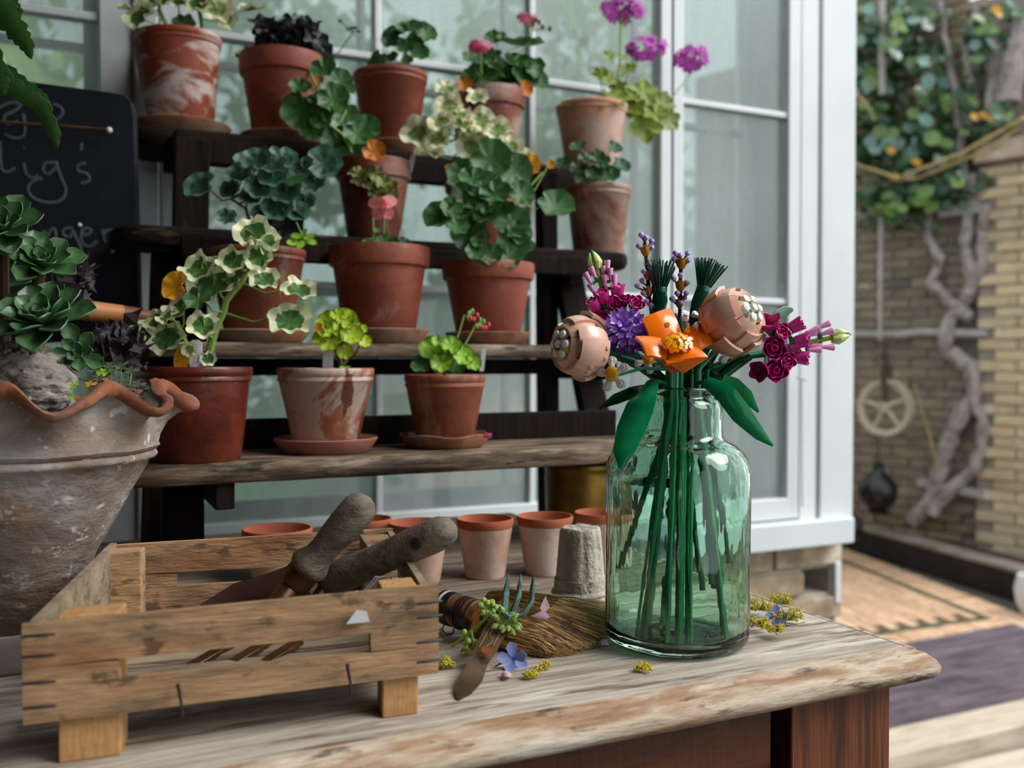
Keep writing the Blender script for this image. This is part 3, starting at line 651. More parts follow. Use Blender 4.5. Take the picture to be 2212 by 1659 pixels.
m_t_pale = terra('pale_terracotta_pot', ['#b07a60', '#c08c72', '#a56a4e'], [('#cfc0b6', 7, (1, 1, 1), .46, .62, .65)], .85)
m_t_pink = terra('pinkish_saucer_clay', ['#8a5546', '#9b6656'], [(WH, 12, (1, 1, 1), .6, .75, .4)], .8)
m_t_sauc = terra('weathered_saucer_clay', ['#7a4a33', '#94664b', '#6c4632'], [('#8f8674', 12, (1, 1, 1), .52, .65, .6)], .85)
m_t_small = surf('whitish_seed_pot_clay', ['#b99684', '#c9aa9a', '#b78e79'], (1, 1, 1), 18, 6, .9, [('#d9cbc3', 12, (1, 1, .8), .45, .62, .7), ('#b0704f', 22, (1, 1, 1), .62, .72, .5)], .2, 80)
m_t_rim = surf('orange_clay_rim', ['#9a5136', '#ab6246'], (1, 1, 1), 20, 4, .85)
m_label = surf('white_plastic_label', ['#dfe0e2'], rough=.35)
m_ink = surf('pencil_ink', ['#4a4f63'], rough=.6)

def pot(nm, label, px, Y, z, rt, h, style, mt, lean=0, group=None, soil=.012, cat='potted plant', taper=.68):
    C = pt(px, 700, Y=Y); C = V((C.x, Y, z))
    t = thing(nm, label, cat, C, group); tk = .006
    rb = rt*taper; yb = h
    if style == 'rim':
        rh = .22*h; ro = rt*.93
        pr = [(.0001, 0), (rb*.96, 0), (rb, .003), (ro*.985, yb-rh-.002), (rt*.985, yb-rh), (rt, yb-rh+.004), (rt*1.01, yb-.004), (rt*.995, yb), (rt-tk, yb-.001), (rt-tk-.003, yb-.006), (ro-tk, yb-rh), (rb-tk, .01), (.0001, .008)]
    elif style == 'lip':
        pr = [(.0001, 0), (rb*.96, 0), (rb, .003), (rt*.955, yb-.017), (rt*.985, yb-.0155), (rt*.985, yb-.012), (rt*.965, yb-.0105), (rt*1.0, yb-.008), (rt*1.005, yb-.002), (rt*.985, yb), (rt-tk, yb-.001), (rt*.93-tk, yb-.02), (rb-tk, .01), (.0001, .008)]
    else:
        pr = [(.0001, 0), (rb*.96, 0), (rb, .003), (rt*.98, yb-.006), (rt, yb-.003), (rt*.99, yb), (rt-tk*.8, yb-.001), (rb-tk, .01), (.0001, .008)]
    M_ = Matrix.Translation(C) @ Matrix.Rotation(lean, 4, 'Y')
    obj('pot', MB().lathe(pr, 48, M_), mt, t, ang=45)
    if soil is not None:
        sr = rt*.9-tk; m = MB(); rr_ = [(.0001, yb-soil+.004), (sr*.5, yb-soil+.003), (sr, yb-soil), (sr*.9, yb-soil-.006), (.0001, yb-soil-.007)]
        obj('soil', m.lathe(rr_, 24, M_), m_soil, t)
    t['_x'] = 0; del t['_x']
    return t, V((C.x, C.y, z+yb))
def saucer(label, C, r, z, mt, h=.016, group='clay saucers under the shelf pots', wav=0):
    M_ = Matrix.Translation((C.x, C.y, z))
    w = (lambda a, rr, zz: (.0012*sin(7*a)*wav, .0016*sin(5*a+1)*wav if zz > h*.6 else 0)) if wav else None
    return solo('pot_saucer', MB().lathe([(.0001, 0), (r*.80, 0), (r*.84, .002), (r*.99, h-.003), (r, h-.001), (r*.985, h), (r*.95, h-.001), (r*.82, .006), (.0001, .005)], 48, M_, w), mt, label, 'saucer', (C.x, C.y, z), group, ang=50)
def lbl(P, w, hgt, label, lean=(0, 0), ink=0):
    t = thing('plant_label', label, 'plant label', P)
    up = (Zv+Rv*lean[0]-Fh*lean[1]).normalized(); x = Rv; nf = up.cross(x)
    m = MB(); c = w*.25
    out = [(-w/2, 0), (w/2, 0), (w/2, hgt-c), (w/2-c, hgt), (-w/2+c, hgt), (-w/2, hgt-c)]
    vs = [P+x*a+up*b+nf*s for s in (.0006, -.0006) for a, b in out]
    m.add(vs, [(0, 1, 2, 3, 4, 5), (11, 10, 9, 8, 7, 6)]+[(i, i+6, (i+1) % 6+6, (i+1) % 6) for i in range(6)]); obj('stake', m, m_label, t, smooth=False)
    if ink:
        m = MB()
        for row in (-.22, .12):
            y = hgt*.86
            for k in range(9):
                a = P+x*(w*row+rnd(-.08, .12)*w)+up*y-nf*.0013; b = P+x*(w*row+rnd(-.02, .22)*w)+up*(y-hgt*.05)-nf*.0013
                m.tube([a, b], .0003, 4); y -= hgt*.085 if k != 5 else hgt*.12
        obj('handwriting', m, m_ink, t)
    return t

# ---- leaf materials
def leafm(nm, c, edge=None, e0=.75, e1=.85, nz=.3, trans=.22, rough=.42, var=.15, layers=()):
    return surf(nm, c, (1, 1, 1), 5, 4, rough, layers, .15, 30, var=var, trans=trans, attr=(edge, e0+nz*.5, e1+nz*.5, nz) if edge else None)
L_green = leafm('geranium_green', ['#34582f', '#4a7440', '#3c6236'])
L_zonal = leafm('zonal_dark_green', ['#24402f', '#38583f'], '#4f6f5c', .62, .7, .1)
L_dark = leafm('blackish_leaf', ['#1c211c', '#2c2a2c', '#25332a'], rough=.35)
L_var = leafm('cream_edged_leaf', ['#3d6631', '#557d3f'], '#dfe2b6', .62, .68, .55)
L_varp = leafm('pale_variegated_leaf', ['#6d8a4f', '#8aa05f'], '#e2dfb8', .50, .62, .5)
L_lime = leafm('lime_leaf', ['#a3bf27', '#b9cf3a', '#8fae22'], '#8aa623', .8, .95, .2)
L_lime2 = leafm('fresh_green_leaf', ['#6f9e25', '#8db832', '#a3c644'], '#5e8a24', .8, .95, .2)
L_olive = leafm('olive_ivy_leaf', ['#6a7f2a', '#8a9a3a', '#54702a'])
L_yel = leafm('yellowed_leaf', ['#d08a1c', '#dfa62f', '#c7731b'], '#d9c98a', .9, .96, .2)
L_orange = leafm('withered_orange_leaf', ['#b5641c', '#cc8230'])
m_stem_g = surf('green_stem', ['#6d8a3c', '#86a050'], (1, 1, 1), 8, 3, .6)
m_stem_b = surf('brown_stem', ['#4b3424', '#6d5138'], (1, 1, 1), 20, 4, .8)
m_pink = surf('salmon_petal', ['#e07a7a', '#ee9a96'], (1, 1, 1), 8, 3, .5, trans=.3)
m_hot = surf('hot_pink_petal', ['#d0557c', '#e2789a'], (1, 1, 1), 8, 3, .5, trans=.3)
m_mag = surf('magenta_violet_petal', ['#a9409f', '#c860bd', '#b550b0'], (1, 1, 1), 20, 3, .5, trans=.35)
m_redbud = surf('red_bud', ['#c02436', '#d84450'], rough=.5)
GER = {}
def germ(mat, kind='ger'):
    k = (mat.name, kind)
    if k not in GER:
        GER[k] = [leafmesh('leaf', mat, 42, {'ger': 7, 'ruf': 7, 'star': 5, 'oval': 0}[kind], {'ger': 21, 'ruf': 21, 'star': 15, 'oval': 0}[kind],
                  {'ger': .035, 'ruf': .06, 'star': .17, 'oval': 0}[kind], {'ger': .03, 'ruf': .05, 'star': .03, 'oval': 0}[kind],
                  {'ger': .9, 'ruf': .9, 'star': .5, 'oval': .3}[kind], {'ger': .035, 'ruf': .09, 'star': .04, 'oval': .02}[kind], .35 if kind != 'oval' else 0, 1.0 if kind != 'oval' else 1.5, seed=i) for i in range(3)]
    return random.choice(GER[k])
def plantleaves(th, anchor, specs, Y, mat, kind='ger', stem=m_stem_g, pr=.0011, stems=None, jit=.02):
    "specs: (px, py, width px[, (nx,ny,nz)[, tip angle]])"
    m = MB()
    for sp in specs:
        px, py, w = sp[:3]; nv = sp[3] if len(sp) > 3 and sp[3] else (rnd(-.35, .35), rnd(.25, .75), .75); ta = sp[4] if len(sp) > 4 else rnd(-140, -40)
        mt = sp[5] if len(sp) > 5 else mat
        P = pt(px, py, Y=Y+rnd(-jit, jit)); wd_ = w/FPX*dist(P)
        n = cdir(*nv); tp = cdir(cos(rad(ta)), sin(rad(ta)), .1)
        inst('leaf', germ(mt, kind), frame(P, n, tp, wd_), th)
        best = min(stems or [anchor], key=lambda s: (s-P).length+abs(s.z-P.z+.01)*.3)
        base = P - tp*wd_*.22; mid = base.lerp(best, .5)+V((0, 0, -.006)) - n*.004
        m.tube([best, mid, base, P-n*.001], [pr*1.3, pr, pr, pr*.8], 5)
    obj('petioles', m, stem, th)
def stemline(th, pts, Y, r0, r1, mt, start=None, nm='stem'):
    P = ([start] if start is not None else [])+[pt(x, y, Y=Y+(dy if dy else 0)) for x, y, *q in pts for dy in [q[0] if q else 0]]
    k = len(P); fine = []
    for i in range(k-1):
        for s in (0, .5): fine.append(P[i].lerp(P[i+1], s)+V((rnd(-1, 1), rnd(-1, 1), 0))*r0*.25)
    fine.append(P[-1]); n = len(fine)
    obj(nm, MB().tube(fine, [r0+(r1-r0)*i/(n-1) for i in range(n)], 7), mt, th); return fine
def blob(cx, cy, rx, ry, n, w, wv=.3, up=.5):
    o = []
    for i in range(n):
        a = rnd(0, 2*pi); r = math.sqrt(rnd(0, 1)); dx, dy = cos(a)*r, sin(a)*r
        o.append((cx+dx*rx, cy+dy*ry, w*rnd(1-wv, 1+wv), (dx*.6+rnd(-.3, .3), up-dy*.3+rnd(-.2, .2), .8), -90+dx*50*(1 if dy > 0 else 1)+rnd(-30, 30)))
    return o

SY = {1: 1.185, 2: 1.352, 3: 1.487, 4: 1.632}
# ---------------------------------------------------------------- top shelf
z4 = SH[4][0]; sh = .016
A, At = pot('potted_geranium', 'variegated plant in red clay pot with white chalky band, left end of top shelf', 397, SY[4], z4+sh-.010, .070, .155, 'lip', m_t_white, rad(-3), taper=.70)
saucer('wide clay saucer at the left end of the top shelf', A.location, .077, z4, m_t_sauc, .020)
Y = SY[4]; s1 = stemline(A, [(385, 85), (360, 55), (345, 20), (345, -20)], Y, .0035, .003, m_stem_g, At); s2 = stemline(A, [(425, 95), (437, 60), (432, 20), (425, -20)], Y, .004, .0035, m_stem_g, At)
plantleaves(A, At, [(305, 38, 70, (-.2, .3, .8), 150, L_var), (280, 20, 50, (0, .8, .4), 180, L_varp), (345, 5, 60, (0, .5, .8), 90), (398, 55, 50, (.2, .1, 1), -90, L_green), (470, 20, 70, (.2, .2, .9), -60, L_varp), (485, 40, 55, (.3, .1, .9), -60, L_varp),
    (545, 22, 60, (0, .9, .35), 0), (430, 8, 60, (0, .3, .9), 80), (390, 5, 55), (320, 12, 55, None, 120), (455, -5, 60)], Y, L_var, 'ruf', stems=s1+s2)
B, Bt = pot('potted_geranium', 'blackish leaved plant in thick rimmed red pot, second on the top shelf', 612, SY[4], z4+.006, .0705, .146, 'rim', m_t_red)
saucer('clay saucer under the blackish leaved plant on the top shelf', B.location, .071, z4, m_t_sauc, .018)
s = stemline(B, [(612, 105), (618, 70)], Y, .005, .004, m_stem_b, Bt)
plantleaves(B, Bt, blob(630, 88, 70, 42, 26, 58)+[(540, 118, 60, (-.3, .8, .4), 170), (570, 75, 50), (650, 50, 45, None, 90, L_green), (560, 50, 50, (0, .7, .5), 150), (600, 150, 50, (0, .5, .6), -100, L_green), (650, 125, 60, (0, .4, .8), -60, L_green), (690, 130, 60, None, -50, L_green)], Y, L_dark, 'ruf', m_stem_b, stems=s)
sm = MB(); sm.tube([pt(722, 127, Y=Y), pt(745, 95, Y=Y), pt(762, 70, Y=Y)], .0012, 6)
for dx, dy in ((735-762, 45-70), (752-762, 62-70), (775-762, 68-70), (760-762, 60-70), (768-762, 60-70)): sm.tube([pt(762, 70, Y=Y), pt(762+dx, 70+dy, Y=Y)], .0007, 5); sm.ball(pt(762+dx, 70+dy, Y=Y), .004, 6, 4, (1, 1, .7))
sm.tube([pt(690, 165, Y=Y), pt(722, 127, Y=Y)], .0016, 6); obj('seed_stalk', sm, m_stem_b, B)
# trailing plant between pots B and C
TPl, TPt = B, Bt
s = stemline(B, [(660, 140, -.03), (685, 190, -.10), (700, 260, -.14), (740, 290, -.14), (760, 330, -.14)], Y, .0026, .002, m_stem_g, Bt)
plantleaves(B, Bt, [(650, 240, 84, (-.1, .1, 1), -110), (700, 150, 60), (735, 175, 55, None, 20), (720, 215, 70, (.2, .2, .9), -40), (790, 280, 66, (.1, .3, .9), -20), (745, 250, 60), (700, 255, 60), (770, 290, 60), (720, 300, 66), (755, 320, 80, (0, .2, 1), -100), (675, 285, 55), (690, 215, 50), (745, 195, 45), (650, 190, 50)], Y-.12, L_green, 'ger', stems=s)
Cc, Ct = pot('potted_geranium', 'small upright green geranium in plain red pot, third on the top shelf', 845, SY[4], z4+.008, .066, .140, 'lip', m_t_red)
saucer('clay saucer under the small upright geranium on the top shelf', Cc.location, .068, z4, m_t_sauc, .022)
s = stemline(Cc, [(873, 165), (872, 130), (878, 95), (885, 75)], Y, .0035, .003, m_stem_g, Ct-V((0, 0, .01)))
plantleaves(Cc, Ct, [(885, 65, 60, (0, .6, .6), 90), (850, 82, 55, (-.3, .4, .8), 160), (920, 75, 50, (.3, .4, .8), 10), (875, 100, 40, (0, .2, .9), -90), (905, 115, 45, (.2, .3, .8), -30), (845, 95, 40), (820, 135, 52, (-.5, .1, .8), -130), (848, 125, 30, (-.2, .4, .8), -60), (900, 90, 45), (882, 132, 30), (865, 68, 40), (908, 65, 45)], Y, L_green, stems=s)
D, Dt = pot('potted_geranium', 'bushy geranium with pink blooms in broad rimmed clay pot on the top shelf', 1062, SY[4], z4, .062, .142, 'rim', m_t_stain2)
s = stemline(D, [(1065, 190), (1075, 150)], Y, .004, .003, m_stem_b, Dt)
plantleaves(D, Dt, blob(1085, 150, 68, 38, 20, 52)+[(1120, 100, 110, (.1, .85, .35), 20), (1070, 85, 50), (1160, 175, 50, (.3, .3, .7), -20), (1020, 130, 50), (1015, 180, 50, (-.3, .3, .8), -140), (1150, 150, 60)], Y, L_green, stems=s)
inst('leaf', germ(L_orange), frame(pt(1095, 197, Y=Y-.04), cdir(0, .6, .8), cdir(1, -.3, 0), .034), D); inst('leaf', germ(L_orange), frame(pt(1133, 193, Y=Y-.04), cdir(.4, .1, .9), cdir(1, -.3, 0), .032), D); inst('leaf', germ(L_orange), frame(pt(1004, 185, Y=Y-.04), cdir(0, .3, .9), cdir(1, .3, 0), .03), D)
def florets(nm, th, px, py, rx, ry, n, w, Y, mt, stem=None, flat=.3):
    m = MB()
    for i in range(n):
        a = rnd(0, 2*pi); r = math.sqrt(rnd(.05, 1)); P = pt(px+cos(a)*r*rx, py-sin(a)*r*ry, Y=Y+rnd(-.012, .012)); s_ = w/FPX*dist(P)*.5
        M_ = frame(P, cdir(cos(a)*.9*r+rnd(-.3, .3), sin(a)*.9*r+rnd(-.2, .4), .7), cdir(rnd(-1, 1), rnd(-1, 1), 0), s_)
        for k in range(5):
            b = 2*pi*k/5; c = Matrix.Rotation(b, 4, 'Z')
            m.add([(0, 0, 0), (.32, .45, .15), (.3, .9, .1), (0, 1.05, .02), (-.3, .9, .1), (-.32, .45, .15)], [(0, 1, 2, 3, 4, 5)], M_ @ c)
    obj(nm, m, mt, th, smooth=False)
    if stem:
        q = MB(); top = pt(px, py+ry*.2, Y=Y); P = [pt(x, y, Y=Y) for x, y in stem]; q.tube(P+[top], .0013, 6)
        for i in range(6): q.tube([P[-1], pt(px+rnd(-.6, .6)*rx, py+rnd(-.3, .6)*ry, Y=Y)], .0006, 4)
        obj('flower_stalk', q, m_stem_g, th)
florets('flower_head', D, 1037, 98, 26, 10, 12, 22, Y-.03, m_hot, [(1040, 160), (1038, 115)])
florets('flower_head', D, 1138, 38, 20, 9, 9, 20, Y-.03, m_hot, [(1110, 130), (1145, 90), (1150, 62)])
bd = MB()
for x, y in ((1152, 52), (1165, 48), (1158, 42), (1172, 58), (1188, 62)): bd.tube([pt(1150, 66, Y=Y-.03), pt(x, y, Y=Y-.03)], .0006, 4); bd.ball(pt(x, y, Y=Y-.03), .004, 6, 4, (1, 1, 1.3))
obj('buds', bd, m_stem_b, D)
E, Et = pot('potted_geranium', 'tall violet flowered geranium in pale clay pot at the right end of the top shelf', 1277, SY[4], z4, .0705, .140, 'lip', m_t_pale)
s = stemline(E, [(1330, 190), (1338, 140), (1340, 60)], Y, .002, .0016, m_stem_g, Et)+stemline(E, [(1345, 190), (1370, 120)], Y, .002, .0014, m_stem_g, Et)
plantleaves(E, Et, [(1225, 228, 40, (0, .9, .3), 180), (1250, 232, 50, (0, .8, .5), 180), (1330, 215, 60, (0, .6, .6), 0), (1310, 165, 45), (1295, 160, 35), (1355, 150, 40), (1335, 190, 40), (1390, 200, 60, (.2, .3, .9), 20), (1360, 205, 50), (1430, 225, 56, (.3, .3, .9), 0), (1390, 270, 76, (.2, .0, 1), -80), (1445, 260, 50, (.4, .1, .9), -40), (1345, 235, 50, (0, .5, .7), -40), (1300, 228, 50, (0, .8, .4), -20), (1415, 245, 50), (1370, 235, 50), (1315, 120, 26), (1345, 125, 24)], Y-.04, L_olive, 'star', stems=s)
florets('flower_head', E, 1345, 20, 46, 26, 34, 26, Y, m_mag, [(1338, 140), (1342, 60)])
florets('flower_head', E, 1397, 102, 42, 24, 30, 26, Y, m_mag, [(1350, 190), (1375, 110), (1392, 128)])
florets('flower_head', E, 1495, 122, 38, 26, 28, 26, Y, m_mag, [(1440, 225), (1485, 170), (1494, 150)])
# ---------------------------------------------------------------- second shelf from the top
z3 = SH[3][0]; Y = SY[3]
G, Gt = pot('potted_geranium', 'pot with whitish ridged rim and withered curly plant, middle of the second highest shelf', 808, Y, z3, .0605, .130, 'rim', m_t_stain2)
s = stemline(G, [(800, 400, -.05), (795, 410, -.06)], Y, .003, .002, m_stem_b, Gt)
plantleaves(G, Gt, [(780, 385, 44), (800, 395, 50), (830, 395, 40), (845, 405, 36), (770, 375, 36), (810, 375, 40), (815, 415, 40, (0, .3, .9), -90), (790, 372, 36), (848, 420, 26, (.2, 0, 1), -90)], Y-.075, leafm('dull_curly_leaf', ['#5d6f34', '#7f8a48', '#6a5a38']), 'ruf', m_stem_b, stems=s)
inst('leaf', germ(L_orange), frame(pt(808, 327, Y=Y-.08), cdir(.1, .2, .9), cdir(1, -.6, 0), .036), G)
lbl(pt(884, 372, Y=Y-.03), .008, .052, 'thin greyish plant label leaning in the ridged pot on the second highest shelf', (.25, 0))
Hh, Ht = pot('potted_geranium', 'large cream variegated geranium in ribbed red pot on the second highest shelf', 1045, Y, z3, .066, .122, 'rim', m_t_red)
s = stemline(Hh, [(1005, 350, -.03), (988, 300, -.04), (985, 250, -.04), (965, 210, -.04)], Y, .005, .0035, m_stem_g, Ht)+stemline(Hh, [(1060, 330, -.02), (1090, 300, -.03)], Y, .004, .003, m_stem_g, Ht)
plantleaves(Hh, Ht, [(905, 290, 82, (-.2, .5, .8), 170), (945, 300, 60, (-.1, .3, .9), -150), (970, 230, 60, (0, .3, .9), 100), (965, 195, 52, None, 90), (1030, 212, 50, (.1, .5, .8), 0), (990, 250, 56), (1040, 262, 64, (0, .5, .8), 20), (1075, 285, 66, (0, .5, .8), 0), (1020, 290, 60),
   (1020, 320, 70, (0, .3, .9), -120), (1060, 320, 66), (1100, 320, 66, (.2, .3, .8), -20), (1130, 345, 56, (.3, .2, .8), -30), (1000, 270, 50), (930, 335, 70, (0, .8, .5), 180), (1080, 345, 54), (1145, 355, 46, (.2, 0, 1), -40, L_yel), (955, 265, 60), (1040, 340, 56)], Y-.06, L_varp, 'ruf', stems=s)
plantleaves(Hh, Ht, [(1060, 345, 90, (.1, .1, 1), -30), (1110, 370, 80, (.3, .1, .9), -40), (1000, 375, 66, (-.2, .3, .8), -150), (1045, 395, 60), (990, 400, 50), (1200, 447, 84, (.15, .6, .8), -25), (1055, 405, 64, (0, .3, .9), -60), (1190, 355, 20, (0, 0, 1), 0, L_yel), (970, 365, 20, (0, 0, 1), 0, L_yel)], Y-.10, L_green, 'ger', stems=s+[pt(1120, 440, Y=Y-.1), pt(1130, 440, Y=Y-.1)])
fx = MB(); fx.tube([pt(1100, 455, Y=Y-.1), pt(1130, 420, Y=Y-.1), pt(1172, 372, Y=Y-.1)], .0018, 6); obj('flower_stalk', fx, m_stem_g, Hh)
I_, It = pot('potted_plant', 'small dark green plant in stained clay pot, right end of second highest shelf', 1292, Y, z3, .059, .122, 'lip', m_t_stain2, taper=.76)
s = stemline(I_, [(1290, 385), (1290, 360)], Y, .003, .002, m_stem_g, It-V((0, 0, .01)))
plantleaves(I_, It, [(1250, 320, 40, (-.2, .7, .6), 150), (1325, 322, 40, (.2, .6, .7), 20), (1270, 345, 44), (1300, 350, 40), (1220, 355, 46, (-.3, .6, .6), 180), (1340, 360, 44, (.3, .5, .7), -10), (1265, 385, 50, (-.1, .3, .9), -140), (1320, 380, 44), (1290, 340, 36), (1250, 365, 40), (1310, 370, 40), (1285, 375, 40)], Y-.03, leafm('deep_green_leaf', ['#2c4f30', '#3f6a40']), 'ger', stems=s)
# ---------------------------------------------------------------- third shelf from the top
z2 = SH[2][0]; Y = SY[2]
F_, Ft = pot('potted_geranium', 'spreading dark zonal geranium in orange streaked pot, left on the third shelf down', 557, Y, z2+.008, .066, .122, 'lip', m_t_stain2)
saucer('clay saucer under the dark zonal geranium on the left of the third shelf', F_.location, .072, z2, m_t_sauc, .018)
s = stemline(F_, [(545, 500), (530, 450), (500, 430)], Y, .0035, .002, m_stem_b, Ft)+stemline(F_, [(575, 490), (590, 440), (640, 400)], Y, .0035, .002, m_stem_b, Ft)
plantleaves(F_, Ft, [(435, 405, 74, (-.2, .5, .8), 170), (555, 350, 68, (0, .5, .8), 80), (610, 345, 66), (655, 365, 60), (700, 355, 80, (.2, .3, .9), 0), (520, 380, 70, (0, .6, .6), 170), (590, 385, 66, (0, .5, .8), -80), (560, 410, 70), (620, 420, 70), (640, 385, 60, None, 0, L_green), (680, 395, 56), (500, 410, 50), (600, 450, 70, (.1, .3, .8), -70), (640, 460, 60), (490, 470, 44), (570, 470, 60), (625, 490, 70, (0, .2, .9), -80, L_dark), (600, 500, 56, None, -90, L_dark), (660, 440, 50), (540, 430, 50), (530, 350, 50), (590, 360, 60)], Y-.05, L_zonal, 'ger', m_stem_b, stems=s)
sp = MB(); sp.tube([pt(640, 480, Y=Y-.08), pt(655, 515, Y=Y-.08)], .0009, 5); obj('side_shoot', sp, m_stem_g, F_)
for x, y in ((640, 510), (655, 505), (668, 512), (632, 524), (650, 528), (672, 522)): inst('leaf', germ(L_lime2, 'oval'), frame(pt(x, y, Y=Y-.08), cdir(rnd(-.4, .4), .5, .8), cdir(x-655, 515-y, 0), .011), F_)
J, Jt = pot('potted_geranium', 'broad thick rimmed red pot with one salmon bloom, centre of the third shelf', 820, Y, z2+.014, .0735, .128, 'rim', m_t_red, taper=.72)
saucer('clay saucer under the broad pot with the salmon bloom', J.location, .073, z2, m_t_sauc, .022)
s = stemline(J, [(805, 520), (806, 470), (815, 445)], Y, .0018, .0013, m_stem_g, Jt)+stemline(J, [(828, 515), (830, 470)], Y, .0016, .0012, m_stem_g, Jt)
plantleaves(J, Jt, [(800, 527, 36, (0, .7, .5), 180), (830, 525, 44, (0, .6, .6), 0), (870, 527, 36, (.2, .6, .5), 20), (817, 497, 16), (850, 530, 36)], Y-.02, L_green, stems=s)
for dx, dy, w in ((-16, -6, 40), (14, -8, 42), (-8, 14, 42), (10, 14, 40), (-2, -4, 30)):
    P = pt(826+dx*.8, 443+dy*.8, Y=Y-.035); inst('petal', germ(m_pink, 'oval'), frame(P, cdir(dx*.03, -dy*.03+.2, 1), cdir(dx+.1, -dy, 0), w/FPX*dist(P)*.72), J)
lbl(pt(863, 538, Y=Y), .007, .030, 'narrow white plant label in the broad pot with the salmon bloom', (.15, 0))
K, Kt = pot('potted_geranium', 'tall leafy geranium trailing over thick rimmed red pot, right on the third shelf', 1055, Y, z2+.012, .071, .114, 'rim', m_t_red, taper=.70)
saucer('clay saucer under the leafy geranium right on the third shelf', K.location, .067, z2, m_t_sauc, .020)
s = stemline(K, [(1050, 540, -.01), (1045, 480, -.02), (1030, 430, -.03), (1020, 390, -.03)], Y, .0045, .003, m_stem_b, Kt)+stemline(K, [(1070, 530), (1090, 470)], Y, .003, .002, m_stem_b, Kt)
plantleaves(K, Kt, [(950, 468, 72, (-.3, .4, .8), 170), (1040, 405, 84, (0, .5, .7), -170), (1010, 425, 72), (1070, 420, 70), (1000, 455, 60), (1105, 482, 80, (.1, .3, 1), -60), (1015, 505, 82, (-.1, .2, 1), -120), (1105, 530, 76, (.2, .1, .9), -60), (1060, 550, 54, (0, .3, .9), -100), (1100, 556, 56, (.1, .3, .9), -60), (1135, 535, 46), (1085, 455, 60), (1050, 470, 60), (1030, 545, 50), (1125, 420, 60, (.3, .3, .8), 0), (985, 490, 56), (975, 450, 50), (1040, 520, 44), (1120, 505, 60), (1020, 385, 60), (1060, 445, 66), (1025, 470, 50), (1075, 565, 46)], Y-.05, L_green, 'ger', m_stem_b, stems=s)
# ---------------------------------------------------------------- lowest shelf
z1 = SH[1][0]
Ll, Lt = pot('potted_geranium', 'cream edged variegated geranium in big dark red pot, left on the lowest shelf', 418, 1.155, z1, .066, .108, 'lip', m_t_dark, taper=.80)
Y = 1.155
s = stemline(Ll, [(455, 760, -.02), (470, 700, -.02), (490, 650, -.02), (520, 610, -.02), (550, 560, -.02)], Y, .0055, .0035, m_stem_g, Lt)+stemline(Ll, [(410, 790, -.02), (400, 740, -.02), (390, 710, -.02)], Y, .004, .002, m_stem_g, Lt)
plantleaves(Ll, Lt, [(548, 505, 82, (-.1, .5, .8), 100), (570, 520, 70, (.3, .3, .9), 60), (560, 555, 66, (0, .2, 1), -70), (540, 500, 70, (0, .8, .5), 90, L_varp), (505, 565, 72, (0, .55, .8), -100), (435, 582, 88, (-.15, .65, .7), -100), (462, 618, 108, (0, .6, .8), -90), (570, 605, 66, (.2, .5, .7), -40), (645, 630, 78, (.2, .75, .6), -25), (625, 695, 92, (.2, .6, .8), -35), (390, 668, 72, (-.2, .6, .7), -110), (365, 685, 50, (-.3, .6, .6), 150), (362, 732, 84, (-.1, .4, .9), -100),
   (440, 705, 72, (.05, .5, .8), -90), (290, 722, 76, (-.4, .6, .6), -160), (340, 695, 56, (-.3, .6, .7), 170), (430, 645, 60, (0, .4, .8), -80, L_green), (500, 600, 40, (0, .4, .9), -90, L_green), (410, 755, 34, (0, 0, 1), -90, L_varp), (450, 775, 36, (.2, .2, .9), -60)], Y-.05, L_var, 'ruf', stems=s, pr=.0013)
inst('leaf', germ(L_yel), frame(pt(383, 620, Y=Y-.06), cdir(-.3, .3, .9), cdir(-1, .1, 0), .034), Ll)
inst('leaf', germ(L_yel, 'oval'), frame(pt(392, 778, Y=Y-.05), cdir(-.1, .1, 1), cdir(0, -1, 0), .018), Ll)
lbl(pt(425, 800, Y=Y-.045), .0135, .034, 'white handwritten plant label in the big dark red pot', (-.03, 0), 1)
Mm, Mt_ = pot('potted_geranium', 'small lime yellow geranium in heavily white stained pot, middle of the lowest shelf', 703, 1.187, z1+.006, .0605, .100, 'lip', m_t_stain, taper=.66)
saucer('smooth pinkish clay saucer under the white stained pot', Mm.location, .065, z1, m_t_pink, .019, wav=0)
Y = 1.187
s = stemline(Mm, [(735, 795), (732, 765), (722, 745)], Y, .004, .003, m_stem_b, Mt_-V((0, 0, .012)))+stemline(Mm, [(735, 795), (752, 775)], Y, .003, .002, m_stem_b, Mt_-V((0, 0, .012)))
plantleaves(Mm, Mt_, [(708, 695, 50, (-.2, .5, .8), 150), (745, 692, 54, (.1, .5, .8), 60), (715, 735, 60, (-.1, .4, .9), -110), (760, 725, 50, (.2, .4, .8), -40), (788, 738, 30, (.3, .3, .8), -30), (745, 760, 36, (.1, .2, .9), -70), (690, 730, 32, (-.3, .4, .8), 180), (735, 710, 46), (775, 712, 36), (728, 680, 30), (700, 712, 40), (690, 708, 22, (-.2, .2, .9), 180, L_yel), (745, 800, 30, (0, .8, .4), 0, L_lime2), (758, 700, 40)], Y-.03, L_lime, 'ger', m_stem_b, stems=s, jit=.014)
lbl(pt(708, 803, Y=Y), .013, .032, 'broad white plant label in the heavily white stained pot', (.02, 0))
Nn_, Nt = pot('potted_geranium', 'fresh green geranium seedling with red buds in limed pot, right on the lowest shelf', 961, 1.192, z1+.006, .0545, .091, 'lip', m_t_stain2, taper=.70)
saucer('rough wavy clay saucer under the seedling with red buds', Nn_.location, .060, z1, m_t_sauc, .018, wav=1)
Y = 1.192
s = stemline(Nn_, [(960, 798), (965, 780)], Y, .003, .002, m_stem_g, Nt-V((0, 0, .01)))
